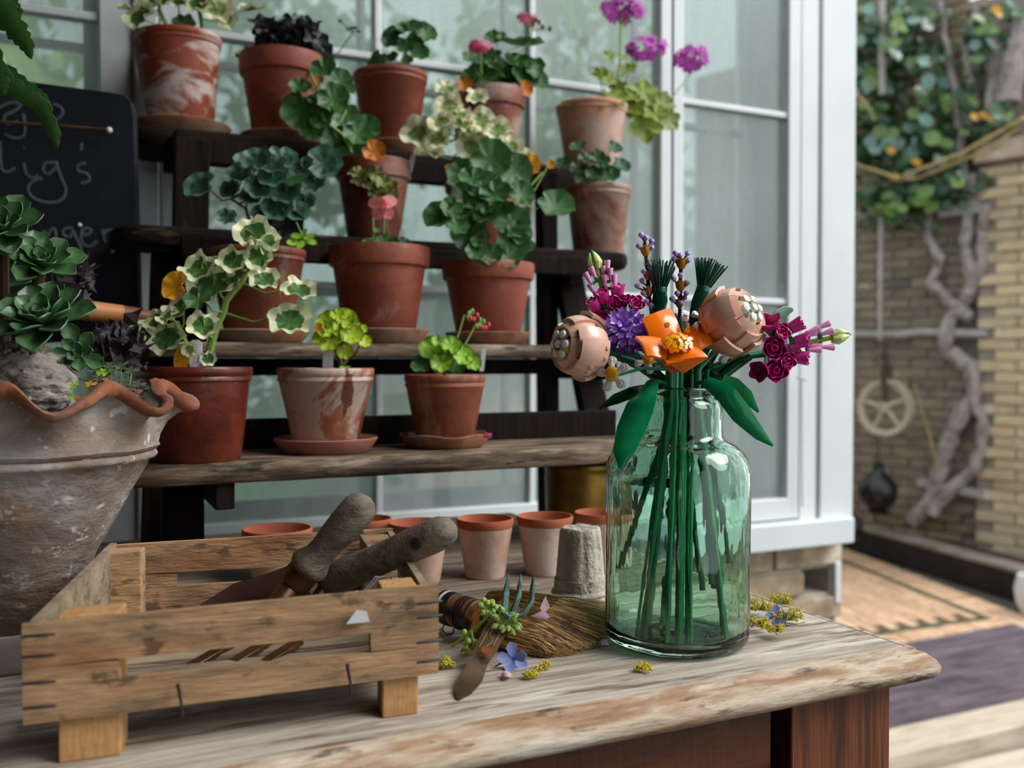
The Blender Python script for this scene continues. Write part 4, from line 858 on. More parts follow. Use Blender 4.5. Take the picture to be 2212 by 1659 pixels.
plantleaves(Nn_, Nt, [(935, 755, 60, (-.1, .5, .8), 120), (975, 748, 46, (.1, .5, .8), 70), (915, 790, 54, (-.2, .6, .6), 180, L_green), (1000, 770, 50, (.3, .4, .8), -10), (955, 785, 50, (0, .4, .8), -90), (985, 790, 46, (.1, .4, .8), -60, L_green), (1020, 785, 40, (.3, .4, .8), -20), (945, 738, 30), (965, 765, 50), (940, 780, 46)], Y-.025, L_lime2, 'ger', stems=s, jit=.014)
for a, b in (((983, 738), (1003, 680)), ((998, 748), (1028, 700))):
    m = MB(); m.tube([pt(a[0], a[1]+8, Y=Y-.02), pt(b[0], b[1], Y=Y-.02)], .0012, 6)
    for k in range(6): m.ball(pt(b[0]+4+rnd(-6, 14), b[1]+rnd(-8, 8), Y=Y-.02), .0028, 6, 5, (1, 1, 1.6))
    obj('bud_stalk', m, m_stem_g, Nn_); m = MB()
    for k in range(3): m.ball(pt(b[0]+14+k*7, b[1]+rnd(0, 10), Y=Y-.022), .0028, 6, 5, (1, 1, 1.3))
    obj('red_buds', m, m_redbud, Nn_)
lbl(pt(1040, 802, Y=Y), .006, .032, 'narrow pale green plant label in the seedling pot', (.12, 0))
pc = MB(); P = pt(1052, 942, z=z1+.018)
pc.slab([P+Rv*a+Uv*b for a, b in ((-.006, -.002), (.006, -.003), (.006, .004), (-.004, .003))], .0008, .002, 3); solo('fallen_petal', pc, m_hot, 'small crimson petal on the wavy saucer rim', 'petal', P)

# ================================================================ seed pots on the table
for i, (px, by, w, lab) in enumerate(((600, 1258, 150, 'wide whitish clay seed pot behind the left of the crate'), (795, 1250, 104, 'whitish clay seed pot behind the upright trowel handle'), (905, 1262, 132, 'whitish clay seed pot behind the fork handle with the hole'),
        (1048, 1250, 124, 'whitish clay seed pot standing free right of the handles'), (1177, 1243, 122, 'whitish clay seed pot behind the left of the fibre pots'), (1296, 1232, 112, 'whitish clay seed pot half behind the glass vase'))):
    P = pt(px, by-6, z=TZ); r = w/2/FPX*dist(P); h = .0685 if i else .060
    t = thing('seed_pot', lab, 'pot', P, 'whitish clay seed pots in a row'); rb = r*.70
    M_ = Matrix.Translation(P)
    obj('pot', MB().lathe([(.0001, 0), (rb*.95, 0), (rb, .003), (r*.955, h-.009), (r*.962, h-.0085), (r*.90, h-.012), (rb-.004, .008), (.0001, .006)], 40, M_), m_t_small, t, ang=50)
    obj('rim', MB().lathe([(r*.955, h-.010), (r*.985, h-.006), (r, h-.002), (r*.98, h), (r*.93, h), (r*.905, h-.004), (r*.89, h-.012), (r*.93, h-.012)], 40, M_, close=True), m_t_rim, t)
# fibre pots, nested upside down
m_fib = surf('grey_paper_fibre', ['#aea595', '#bcb4a6', '#a2988a'], (1, 1, 1), 60, 6, .95, bump=1.0, bns=170)
PF = pt(1254, 1306, z=TZ); q = dist(PF)/FPX
for k in range(4):
    z0 = k*13*q; rb = (62-k*.5 if k < 3 else 53)*q; rt = 42*q; h = 168*q
    t = thing('fibre_pot', ['bottom', 'second', 'third', 'top'][k]+' grey fibre pot of the upside down stack beside the vase', 'pot', PF+V((0, 0, z0)), 'nested fibre pots')
    w = lambda a, r, z, k=k: (.0006*sin(9*a+k)+.0005*sin(17*a+2*k), .0005*sin(5*a+k))
    M_ = Matrix.Translation(PF+V((0, 0, z0)))
    if k < 3: prf = [(rb*.95, .0002), (rb, 0), (rb+.0012, .0015), (rb*.99, .0036), (rb*.93, .0048), (rb*.90, .016), (rb*.86, .016), (rb*.9, .003)]; obj('pot', MB().lathe(prf, 56, M_, w, close=True), m_fib, t)
    else: obj('pot', MB().lathe([(rb-.002, .001), (rb, 0), (rb+.0015, .002), (rb*.985, .006), (rt*1.04, h-.006-z0), (rt, h-.002-z0), (rt*.9, h-z0), (.0001, h-z0)], 56, M_, w), m_fib, t)
# brass cachepot under the shelf end
m_brass = surf('aged_brass', ['#5f4a1d', '#7b6228', '#4b3a18'], (1, 1, 1), 8, 5, .38, metal=.85, spec=.5)
PBr = pt(1262, 1120, z=TZ); PBr = V((pt(1256, 1100, Y=1.185).x, 1.185, TZ))
r = 82/FPX*dist(PBr); b = MB(); b.lathe([(.0001, 0), (r*.86, 0), (r*.92, .01), (r*.97, .085), (r*.95, .095), (r*.965, .100), (r*1.0, .103), (r*.98, .108), (r*.9, .105), (r*.9, .02), (.0001, .01)], 40, Matrix.Translation(PBr)); solo('brass_pot', b, m_brass, 'dark aged brass pot under the right end of the lowest shelf', 'pot', PBr)

# ================================================================ wooden crate
FL, FR, BL, BR = V((-.024, .648, 0)), V((.240, .630, 0)), V((.036, .895, 0)), V((.281, .858, 0))
cr = thing('wooden_crate', 'slatted wooden produce crate with stapled corners on the table front', 'crate', (.13, .75, TZ))
CZ0, CZ1 = .779, .8415
def panel(nm, a, b, z0, z1, u0, u1, v0, v1, mt, th=.0055, out=1, wob=.0012):
    "plank wall from a to b with one long slot between fractions u0..u1, heights v0..v1"
    d_ = (b-a); L_ = d_.length; x = d_/L_; nn = Zv.cross(x)*out; H_ = z1-z0; m = MB()
    def Q(u, v): return a+d_*u+V((0, 0, z0+H_*v+wob*sin(u*9+v*5)))
    for (ua, ub, va, vb) in ((0, 1, v1, 1), (0, 1, 0, v0), (0, u0, v0, v1), (u1, 1, v0, v1)):
        m.slab([Q(ua, va), Q(ub, va), Q(ub, vb), Q(ua, vb)], th, 0, 6, nrm=nn)
    return obj(nm, m, mt, cr, ang=30)
fpan = panel('front_panel', FL, FR, CZ0, CZ1, .205, .815, .34, .555, m_wood_crate, out=-1)
panel('back_panel', BL, BR, CZ0, CZ1+.001, .22, .80, .36, .56, m_wood_crate, out=-1)
panel('side_panel', FL+V((.004, .004, 0)), BL, CZ0+.003, CZ1+.001, .15, .72, .2, .5, m_wood_grey, out=1)
panel('side_panel', FR+V((-.004, .004, 0)), BR, CZ0+.003, CZ1-.001, .12, .85, .42, .68, m_wood_grey, out=-1)
ex = (FR-FL).normalized(); ey = (BL-FL).normalized(); ey2 = (BR-FR).normalized()
def block(c, ax, ay, sx, sy, z0, z1, mt=m_block):
    m = MB(); m.slab([V((c.x, c.y, z0))+ax*0, V((c.x, c.y, z0))+ax*sx, V((c.x, c.y, z0))+ax*sx+ay*sy, V((c.x, c.y, z0))+ay*sy], -(z1-z0), 0, 1, nrm=Zv); obj('corner_block', m, mt, cr, bev=.0012, smooth=False)
block(FL+ex*.018+ey*.006, ex, ey, .036, .024, TZ, CZ1+.0008)
block(FR-ex*.014+ey2*.006, -ex, ey2, .026, .03, TZ, CZ1+.0002)
block(BL+(BR-BL).normalized()*.004-ey*.008, (BR-BL).normalized(), -ey, .026, .022, TZ, CZ1-.001, m_wood_crate)
block(BR-(BR-BL).normalized()*.004-ey2*.008, -(BR-BL).normalized(), -ey2, .028, .026, TZ, CZ1-.001, m_wood_crate)
for k in range(3):
    v = (.10, .40, .70)[k]; a = FL.lerp(BL, v)+V((.006, 0, .781)); b = FR.lerp(BR, v)+V((-.006, 0, .781)); c = FR.lerp(BR, v+.24)+V((-.006, 0, .781)); d_ = FL.lerp(BL, v+.24)+V((.006, 0, .781))
    obj('bottom_slat', MB().slab([a, b, c, d_], .0045, .0, 3, nrm=Zv), m_wood_grey, cr, bev=.0008, smooth=False)
a = FR.lerp(BR, .52)-ex*.028; b = FR.lerp(BR, .98)-ex*.030
obj('handle_slat', MB().bar(V((a.x, a.y, .83)), V((b.x, b.y, .832)), .005, .018), m_wood_grey, cr, bev=.0006)
for side, (P0, dr) in enumerate(((FL, ex), (FR, -ex))):
    for v in ((.90, .70, .44, .20), (.86, .70, .42, .20))[side]:
        z = CZ0+(CZ1-CZ0)*v; m = MB(); o_ = -Zv.cross(dr)*(1 if side == 0 else -1)*.0068
        n_ = V((0, -1, 0)); o_ = n_*.0066
        m.tube([V((P0.x, P0.y, z))+dr*.0+o_, V((P0.x, P0.y, z))+dr*.010+o_*1.15, V((P0.x, P0.y, z-.0005))+dr*.0185+o_*1.0], [.0010, .0012, .0009], 6); obj('staple', m, m_iron, fpan)
for u in (.335, .745):
    P = FL.lerp(FR, u); m = MB(); m.tube([V((P.x, P.y-.0075, CZ0+.017)), V((P.x+.002, P.y-.0082, CZ0+.004)), V((P.x+.003, P.y-.006, CZ0-.006))], [.0014, .001, .0009], 6); obj('nail', m, m_iron, fpan)
m_flake = surf('white_paper_scrap', ['#c3c6cb'], rough=.8)
P = FL.lerp(FR, .775)+V((0, -.0062, .826)); m = MB(); m.slab([P+ex*a+V((0, 0, b)) for a, b in ((-.008, -.003), (.008, -.003), (.006, .004), (-.001, .006))], .0006, 0, 2); obj('paper_scrap', m, m_flake, fpan)

# ================================================================ tools in the crate
m_handle = surf('grey_worn_tool_handle', ['#4a3f35', '#62564a', '#776a5c', '#55483d'], (3, 9, 9), 9, 8, .6, [('#33291f', 10, (1, 1, 1), .58, .68, .5)], .45, 24, (4, 20, 20))
m_copper = surf('aged_copper', ['#4a3020', '#63432c', '#715039'], (1, 1, 1), 12, 5, .36, [('#9c7350', 30, (1, 1, 1), .6, .7, .6)], metal=.75)
m_copdark = surf('dark_copper_blade', ['#2c1710', '#3e2116'], (1, 1, 1), 10, 5, .45, metal=.5)
tr = thing('garden_trowel', 'copper trowel with flared dark wooden handle standing up out of the crate', 'trowel', pt(640, 1290, d=.80))
A0, A1 = pt(668, 1222, d=.782), pt(778, 1096, d=.775)
ax = (A1-A0); q = .78/FPX
rr = [(-.10, 30), (-.06, 40), (0, 44), (.08, 41), (.16, 33), (.3, 31), (.5, 35), (.75, 38), (.95, 38), (1.06, 33), (1.13, 22), (1.165, 8)]
obj('handle', MB().tube([A0+ax*u for u, _ in rr], [r*q for _, r in rr], 24), m_handle, tr)
fe = [(-.30, 32), (-.28, 37), (-.10, 36), (-.04, 33)]
obj('ferrule', MB().tube([A0+ax*u for u, _ in fe], [r*q for _, r in fe], 20), m_copper, tr)
B0 = A0+ax*-.28
obj('shank', MB().tube([B0+ax*.06, B0, pt(612, 1290, d=.775), pt(585, 1330, d=.765), pt(560, 1390, d=.76)], [22*q, 24*q, 26*q, 24*q, 20*q], 14), m_copper, tr)
bl_ = MB(); bl_.blade([pt(660, 1268, d=.84), pt(600, 1300, d=.83), pt(520, 1322, d=.82), pt(450, 1345, d=.81), pt(405, 1365, d=.80)], [.05, .055, .052, .035, .006], (Zv*.55+Fh*.8).normalized(), .0018, .18); obj('blade', bl_, m_copdark, tr)
fk = thing('hand_fork', 'copper hand fork with straight pierced wooden handle lying in the crate', 'hand fork', pt(760, 1250, d=.80))
A0, A1 = pt(722, 1250, d=.80), pt(950, 1152, d=.765); ax = A1-A0; q = .78/FPX
rr = [(-.10, 26), (-.08, 34), (-.02, 38), (.15, 37), (.4, 34), (.7, 36), (.9, 37), (1.03, 35), (1.10, 26), (1.135, 10)]
H1 = obj('handle', MB().tube([A0+ax*u for u, _ in rr], [r*q for _, r in rr], 24), m_handle, fk)
hp = pt(916, 1161, d=.75); m = MB(); hd = cdir(-.05, .1, 1); an_ = ax.normalized(); hd = (hd-an_*hd.dot(an_)).normalized()
mm_ = frame(A0+ax*.85+hd*.0137, hd, cdir(0, 1, 0)); m.lathe([(.0001, .0008), (.0042, .0008), (.0050, .0004), (.0052, -.0016), (.0050, -.003)], 20, mm_); obj('hole', m, m_iron, H1)  # dark disc on the surface, painting the shade inside the pierced handle
m = MB(); m.tube([A0-ax*.06, pt(690, 1285, d=.79), pt(660, 1330, d=.775)], [16*q, 14*q, 13*q], 12); obj('shank', m, m_copdark, fk)
obj('tine_plate', MB().slab([pt(610, 1370, d=.745), pt(690, 1350, d=.77), pt(660, 1325, d=.79), pt(590, 1345, d=.765)], .003, .004, 4), m_copper, fk, bev=.0005)
for x0, x1 in ((400, 505), (478, 578), (548, 645)):
    a, b = pt(x0, 1447, d=.690), pt(x1, 1386, d=.735)
    obj('tine', MB().bar(a, b, .010, .0035, (0, 0, 1)), m_copper, fk, bev=.0006)
m_str = surf('grey_string', ['#9a9aa0', '#b4b4b8'], (1, 1, 1), 60, 2, .9)
m = MB(); S = [(835, 1245), (822, 1248), (812, 1246), (800, 1262), (783, 1280), (768, 1285), (752, 1292), (738, 1290), (742, 1286), (768, 1292), (788, 1292)]
m.tube([pt(x, y, d=.765) for x, y in S], .0011, 6); m.tube([pt(x+3, y+3, d=.764) for x, y in S[2:8]], .0009, 6); m.ball(pt(770, 1282, d=.763), .0026, 8, 6)
solo('string_loop', m, m_str, 'knotted grey string loop hanging from the pierced fork handle', 'string', pt(800, 1262, d=.765))

# ================================================================ hand brush
m_brist = surf('golden_brown_bristles', ['#5c3c1e', '#77522b'], (1, 1, 1), 60, 3, .6, attr=('#e3b878', .15, .95, .05))
m_wrap = surf('dark_wrapped_reed', ['#1c100c', '#8a5a26', '#231410'], (1, 1, 1), 30, 6, .4, span=(.4, .6))
m_cord = surf('black_cord', ['#17100f', '#2a1d1b'], rough=.4)
br = thing('hand_brush', 'golden brown reed hand brush with dark bound handle lying on the table', 'brush', pt(1130, 1380, z=TZ))
zc = TZ+.021
T0 = pt(955, 1322, d=.915); T1 = pt(1032, 1330, d=.905)
T0 = pt(958, 1310, z=TZ+.026); T1 = pt(1026, 1332, z=TZ+.023)
ax = T1-T0; q = dist(T1)/FPX
hh = [(0, 22), (.03, 32), (.2, 34), (.4, 35), (.6, 34), (.8, 36), (1.0, 37), (1.06, 33)]
bh = obj('handle', MB().tube([T0+ax*u for u, _ in hh], [r*q for _, r in hh], 24), m_wrap, br)
for u, w, mt in ((.10, .0024, m_label), (.22, .004, m_cord), (.30, .004, m_cord), (.04, .003, m_cord), (.62, .0014, m_cord), (.72, .0014, m_cord), (.82, .0014, m_cord), (.98, .0018, m_cord)):
    c = T0+ax*u; fr_ = frame(c, ax, Zv); ro = 35.5*q
    obj('binding', MB().lathe([(ro-.001, -w), (ro+.0006, -w*.6), (ro+.0008, 0), (ro+.0006, w*.6), (ro-.001, w)], 28, fr_, close=True), mt, bh)
m = MB(); m.tube([pt(962, 1345, z=TZ+.004), pt(955, 1360, z=TZ+.002), pt(965, 1372, z=TZ+.002), pt(978, 1368, z=TZ+.002), pt(982, 1352, z=TZ+.006)], .0009, 6); obj('hanging_loop', m, m_iron, br)
SECN = [(1024, 1350, 6), (1038, 1366, 5), (1064, 1386, 3), (1098, 1400, 3), (1140, 1409, 2), (1180, 1413, 2)]
SECF = [(1034, 1308), (1062, 1289), (1105, 1285), (1155, 1291), (1215, 1300), (1270, 1306)]
SEC = []
for (nx, ny, nz), (fx_, fy_) in zip(SECN, SECF):
    N_ = pt(nx, ny, z=TZ+nz*.001); SEC.append((N_, pt(fx_, fy_, d=dist(N_)+.045)))
ENDS = [pt(1183, 1418, z=TZ+.001), pt(1238, 1412, z=TZ+.001), pt(1290, 1392, z=TZ+.002), pt(1322, 1362, z=TZ+.004), pt(1328, 1330, z=TZ+.006), pt(1316, 1308, z=TZ+.010)]
def pll(L_, s_):
    s_ = max(0, min(.9999, s_))*(len(L_)-1); i = int(s_); return L_[i].lerp(L_[i+1], s_-i)
BUL = [.011, .017, .018, .016, .013, .009]
def sec(k, a, f=1.0):
    N_, F2 = SEC[k]; c0 = (N_+F2)/2; A_ = (N_-F2)/2; B_ = cdir(-.1, .75, .65)*BUL[k]
    P = c0+(A_*cos(a)+B_*sin(a))*f; P.z = max(P.z, TZ+.0012); return P
core = MB(); ringN = 18
for k in range(6):
    for j in range(ringN): core.v.append(sec(k, 2*pi*j/ringN, (.9, .91, .9, .86, .72, .3)[k])); core.r.append(0)
core.f += [(i*ringN+j, i*ringN+(j+1) % ringN, (i+1)*ringN+(j+1) % ringN, (i+1)*ringN+j) for i in range(5) for j in range(ringN)]+[tuple(range(ringN))[::-1], tuple(5*ringN+j for j in range(ringN))]
obj('bristle_core', core, surf('dark_bristle_core', ['#4a3018', '#5d3f22']), br)
bs = MB()
for i in range(4600):
    a = rnd(-.25, pi+.1); s_ = (1-cos(max(0, min(pi, a))))/2; f0 = rnd(.95, 1.09)
    path = [T1+(sec(0, a)-T1)*.55, T1.lerp(sec(1, a), .45)*.5+sec(0, a)*.5]+[sec(k, a+rnd(-.07, .07), f0+rnd(-.015, .025)) for k in range(1, 6)]
    E = pll(ENDS, s_*.95+rnd(-.12, .12))+V((rnd(-1, 1), rnd(-1, 1), rnd(-.2, .8)))*.004
    cut = random.choice((5, 6, 6)); path = path[:cut]
    path.append(path[-1].lerp(E, .55)+V((rnd(-1, 1), rnd(-1, 1), rnd(-.2, 1)))*.0018); path.append(E.lerp(path[-1], rnd(0, .35)))
    for p in path: p.z = max(p.z, TZ+.0008)
    n = len(path); n0 = len(bs.r); bs.tube(path, [.0004]+[.00042]*(n-3)+[.00036, .0002], 3, False); rv_ = random.random()**1.3; bs.r[n0:] = [rv_]*(len(bs.r)-n0)
obj('bristles', bs, m_brist, br, kind='stuff')
m_pthr = surf('pink_thread', ['#b06a70', '#c98a8c'], rough=.8)
for k_ in (1, 2):
    obj('stitch', MB().tube([sec(k_, pi*(.12+.05*k), 1.06) for k in range(9)], .0008, 6), m_pthr, br)

# ================================================================ small copper weeding fork
m_pat = surf('green_patina_copper', ['#2f4a40', '#4a6e60', '#3a2a20'], (1, 1, 1), 26, 5, .6, [('#6fae98', 40, (1, 1, 1), .55, .64, .8)], .4, 60, metal=.3)
m_cop2 = surf('engraved_bronze', ['#4f3c28', '#6a523a', '#7d6448'], (1, 1, 1), 18, 5, .35, metal=.7)
wf = thing('weeding_fork', 'small engraved bronze weeding fork with green patinated prongs resting on the brush', 'hand fork', pt(1050, 1420, z=TZ+.01))
hp = [(990, 1508, .752, 6), (1000, 1490, .753, 38), (1018, 1462, .756, 50), (1036, 1425, .762, 38), (1050, 1398, .768, 46), (1070, 1362, .777, 48), (1092, 1325, .787, 46), (1106, 1303, .793, 50)]
PPs = [pt(x, y, z=z) for x, y, z, _ in hp]
sdv = (Rv*.86-Fh*(-.35)).normalized(); sdv = (Rv*.88+Fh*.30).normalized()
m = MB(); m.blade(PPs, [w/FPX*dist(P) for (x, y, z, w), P in zip(hp, PPs)], sdv, .0022, -.02); wh_ = obj('handle', m, m_cop2, wf)
rs = pt(1049, 1408, z=.7682); m = MB(); n_ = (PPs[5]-PPs[3]).cross(sdv).normalized(); n_ = n_ if n_.z > 0 else -n_
m.lathe([(.0001, .0002), (.002, .0007), (.0042, .0004), (.0048, -.0004)], 16, frame(pt(1049, 1405, z=.7685), n_, PPs[5]-PPs[3])); obj('rust_spot', m, surf('orange_rust', ['#93481c', '#6b2d12', '#8a4a22'], (1, 1, 1), 400, 4, .9), wh_)
m_gold = surf('engraved_line', ['#8c7350'], rough=.5)
m = MB()
for off in (-.33, .33, 0):
    L_ = []
    for k in range(21):
        u = k/20; i = 4+u*3; a = PPs[int(min(i, 6))].lerp(PPs[int(min(i, 6))+1], i-int(min(i, 6))); w = .018
        L_.append(a+sdv*(off*w+(.0035*sin(u*18) if off == 0 else 0))+n_*.0013)
    m.tube(L_, .00028, 4)
obj('engraving', m, m_gold, wh_)
for k, (bx, by, mx, my, tx, ty) in enumerate(((1090, 1320, 1092, 1290, 1099, 1243), (1108, 1314, 1120, 1290, 1125, 1240), (1130, 1322, 1148, 1300, 1152, 1243))):
    P = [pt(1104+k*3, 1335-k*2, z=.789), pt(bx, by+5, d=.792), pt(mx, my, d=.80), pt((mx+tx)/2, (my+ty)/2, d=.812), pt(tx, ty, d=.82)]
    obj('prong', MB().tube(P, [.0042, .0036, .0032, .0026, .0007], 8, flat=.7), m_pat, wf)
# ---- sprig of green seed pods
m_pod = surf('green_seed_pod', ['#7d9a45', '#98b35c', '#6b8a3c'], (1, 1, 1), 40, 3, .5)
sg = thing('seed_sprig', 'sprig of green seed pods lying across the brush and the bronze fork', 'sprig', pt(1040, 1380, z=TZ+.02))
def sprig(nm, pts, d, r=.0009):
    m = MB(); m.tube([pt(x, y, d=d+(i*.0 if i else 0)) for i, (x, y) in enumerate(pts)], r, 6); obj(nm, m, m_stem_g, sg)
sprig('twig', [(975, 1397), (1003, 1375), (1040, 1345), (1058, 1328), (1085, 1325)], .80, .0014); sprig('twig', [(1045, 1342), (1048, 1322), (1053, 1305)], .80); sprig('twig', [(1018, 1362), (1022, 1385), (1024, 1400)], .79)
for cx, cy, n, R_ in ((1094, 1338, 17, 32), (1053, 1310, 12, 24), (1020, 1392, 9, 20), (1075, 1322, 6, 14)):
    C_ = pt(cx, cy, d=.795)
    for k in range(n):
        a = 2*pi*k/n+rnd(-.2, .2); L_ = R_*rnd(.55, 1.05)/FPX*.79; dr = cdir(cos(a), sin(a)*.85, rnd(.1, .9))
        m = MB(); m.tube([C_, C_+dr*L_*.55, C_+dr*L_*.7, C_+dr*L_*.9, C_+dr*L_*1.05, C_+dr*L_*1.2], [.0005, .0007, .0022, .0027, .0018, .0004], 8); obj('seed_pod', m, m_pod, sg)
for x, y in ((1003, 1365), (1012, 1385)): obj('seed_pod', MB().ball(pt(x, y, d=.79), .0026, 8, 6), m_pod, sg)
# ---- petals, dill and blue flowers on the table
m_ppet = surf('pale_pink_petal', ['#d8b3c4', '#e6cdd8'], (1, 1, 1), 9, 3, .6, trans=.25)
for pts, z, lab in ((((1177, 1290), (1160, 1335), (1170, 1300), (1180, 1315)), TZ+.030, 'pale pink petal pair on the brush behind the prongs'),
     (((1080, 1464), (1100, 1474), (1108, 1460), (1090, 1458)), TZ+.001, 'pale pink petal lying on the bare table front'),
     (((1290, 1392), (1306, 1388), (1318, 1396), (1302, 1402)), TZ+.002, 'pale pink petal against the left foot of the vase'),
     (((1012, 1420), (1030, 1402), (1036, 1415), (1022, 1424)), TZ+.004, 'pale pink petal under the green sprig')):
    m = MB(); Pq = [pt(x, y, z=z) for x, y in pts]; c_ = sum(Pq, V())/4
    if 'pair' in lab:
        c_ = pt(1172, 1318, d=.825); m.slab([c_+cdir(*v)*s for v, s in (((.2, 1, 0), .013), ((.9, .3, 0), .007), ((.1, -.3, .5), .004), ((-.3, .3, .3), .004))], .0005, .001, 4)
        m.slab([c_+cdir(*v)*s for v, s in (((-1, -.4, .3), .012), ((-.1, -.9, .3), .008), ((.6, -.5, .3), .009), ((.1, .1, .3), .003))], .0005, .002, 4)
    else:
        m.slab([p+Zv*(.004*(i % 2)) for i, p in enumerate(Pq)], .0005, .0025, 4, pinch=.4, nrm=Zv)
    solo('fallen_petal', m, m_ppet, lab, 'petal', c_)
m_blue = surf('plumbago_blue_petal', ['#7f93d6', '#a3b3ea'], (1, 1, 1), 9, 3, .6, trans=.25); m_blue2 = surf('violet_tube', ['#6a63b8'], rough=.6)
def blueflower(lab, px, py, z, s, tubeto=None):
    C_ = pt(px, py, z=z); t = thing('blue_flower', lab, 'flower', C_)
    for k in range(5):
        a = 2*pi*k/5+.5; dr = cdir(cos(a), sin(a)*.9, .3+.5*sin(a*2)); m = MB()
        m.blade([C_, C_+dr*s*.4, C_+dr*s*.75, C_+dr*s], [.002, .006*s/.012, .008*s/.012, .002], dr.cross(cdir(0, .3, 1)), .0004, .1); obj('petal', m, m_blue, t)
    if tubeto: obj('tube', MB().tube([C_, C_.lerp(tubeto, .5)+Zv*.001, tubeto], [.0012, .0010, .0006], 6), m_blue2, t)
blueflower('blue starry flower with long violet tube lying in front of the brush', 1110, 1422, TZ+.008, .014, pt(1069, 1440, z=TZ+.001))
blueflower('blue flower tucked into the yellow dill right of the vase', 1678, 1332, TZ+.009, .012)
m_dill = surf('yellow_dill', ['#b9a51f', '#d4c03a', '#a79a2c'], (1, 1, 1), 60, 2, .7); m_dillg = surf('green_dill_stalk', ['#6f8233', '#8a9a45'], rough=.7)
def dill(lab, specs, stalk=None, z=.002):
    C0_ = pt(specs[0][0], specs[0][1], z=TZ+z); t = thing('dill_bit', lab, 'dill', C0_, 'yellow dill scraps on the table')
    g = MB(); yv = MB()
    for (px, py, R_, n) in specs:
        C_ = pt(px, py, z=TZ+z)
        for k in range(n):
            a = rnd(0, 2*pi); el = rnd(.05, .9); L_ = R_/FPX*dist(C_)*rnd(.6, 1.1); P_ = C_+(Rv*cos(a)+Fh*sin(a)*.9)*L_*cos(el)+Zv*L_*sin(el)
            g.tube([C_, P_], .0003, 4, False)
            for j in range(5): yv.ball(P_+V((rnd(-1, 1), rnd(-1, 1), rnd(-1, 1)))*.0013, .0008, 5, 3)
    if stalk: g.tube([pt(x, y, z=TZ+z+.001) for x, y in stalk], .0007, 5)
    obj('stalks', g, m_dillg, t); obj('blossoms', yv, m_dill, t)
dill('yellow dill scrap beside the right corner of the crate', [(955, 1436, 18, 26), (968, 1440, 14, 16)])
dill('yellow dill scrap under the tip of the green sprig', [(1012, 1408, 16, 20)])
dill('yellow dill scrap lying between blue flower and pink petal', [(1148, 1462, 16, 26)], [(1148, 1460), (1156, 1445)])
dill('yellow dill scrap just behind the pink petal on the table', [(1176, 1442, 14, 16), (1165, 1446, 10, 8)])
dill('yellow dill scrap in front of the left half of the vase', [(1390, 1446, 17, 26)])
dill('greenish dill pair against the tip of the brush', [(1262, 1382, 15, 16), (1283, 1380, 17, 24)])
dill('large yellow dill umbel on the table right of the vase', [(1640, 1318, 30, 60), (1690, 1305, 26, 50), (1640, 1352, 22, 50), (1675, 1365, 20, 34), (1700, 1340, 34, 40), (1715, 1335, 20, 24)], [(1695, 1345), (1720, 1348), (1738, 1344)], .006)

# ================================================================ scalloped bowl with succulents
m_bowl = surf('weathered_bowl_clay', ['#7b6657', '#8d7a6a', '#78695f', '#9b7a60'], (1, 1, 2), 7, 8, .9, [('#a39e9a', 14, (1, 1, 1.3), .46, .60, .75), ('#cfcfd0', 70, (1, 1, 1), .60, .66, .7), ('#6a4632', 4, (1, 1, 4), .60, .70, .6)], .9, 34)
m_bowlrim = surf('reddish_bowl_rim', ['#7b4630', '#8f5a42', '#6d4230'], (1, 1, 1), 12, 6, .9, [('#8d7a6c', 9, (1, 1, 1), .55, .68, .5)], .4, 60)
PBW = pt(40, 1300, d=.83); PBW = V((PBW.x, PBW.y, TZ+.016))
bw = thing('clay_bowl', 'large weathered clay planting bowl with scalloped rim at the left edge', 'bowl', PBW)
NL = 10
def wv(a, r, z):
    k = max(0, (z-.150)/.055); k = min(1, k)
    s_ = sin(NL*a+2.2); return (.013*s_*k*k, -.010*(s_+.35*sin(2*(NL*a+2.2)))*k*k)
prf = [(.0001, 0), (.030, 0), (.034, .004), (.052, .038), (.064, .068), (.080, .096), (.0915, .118), (.102, .136), (.109, .149), (.1135, .1505), (.1150, .153), (.1135, .156), (.1115, .157), (.1145, .1585), (.1165, .161), (.1150, .164), (.1155, .172), (.118, .186), (.124, .197), (.134, .203)]
obj('body', MB().lathe(prf+[(.128, .204), (.114, .196), (.108, .186), (.09, .12), (.05, .05), (.0001, .03)], 156, Matrix.Translation(PBW), wv), m_bowl, bw, ang=60)
rimp = [(.129, .199), (.135, .1985), (.1395, .202), (.139, .207), (.134, .209), (.128, .207)]
obj('rim', MB().lathe(rimp, 156, Matrix.Translation(PBW), wv, close=True), m_bowlrim, bw, ang=60)
obj('soil', MB().lathe([(.0001, .183), (.09, .181), (.106, .178), (.10, .17), (.0001, .17)], 40, Matrix.Translation(PBW)), m_soil, bw)
so2 = MB(); so2.lathe([(.0001, 0), (.066, 0), (.070, .003), (.074, .012), (.074, .0155), (.070, .0155), (.066, .006), (.0001, .005)], 48, Matrix.Translation((PBW.x-.01, PBW.y-.055, TZ)))
PBW2 = V((PBW.x, PBW.y, TZ)); so2 = MB(); so2.lathe([(.0001, 0), (.075, 0), (.080, .004), (.086, .028), (.086, .033), (.081, .033), (.076, .008), (.02, .014), (.0001, .014)], 56, Matrix.Translation(PBW2))
solo('bowl_saucer', so2, terra('greyish_saucer', ['#8a7f7a', '#a09793'], [('#a0503a', 12, (1, 1, 1), .6, .7, .5)]), 'grey saucer with reddish edge under the clay bowl', 'saucer', PBW2)
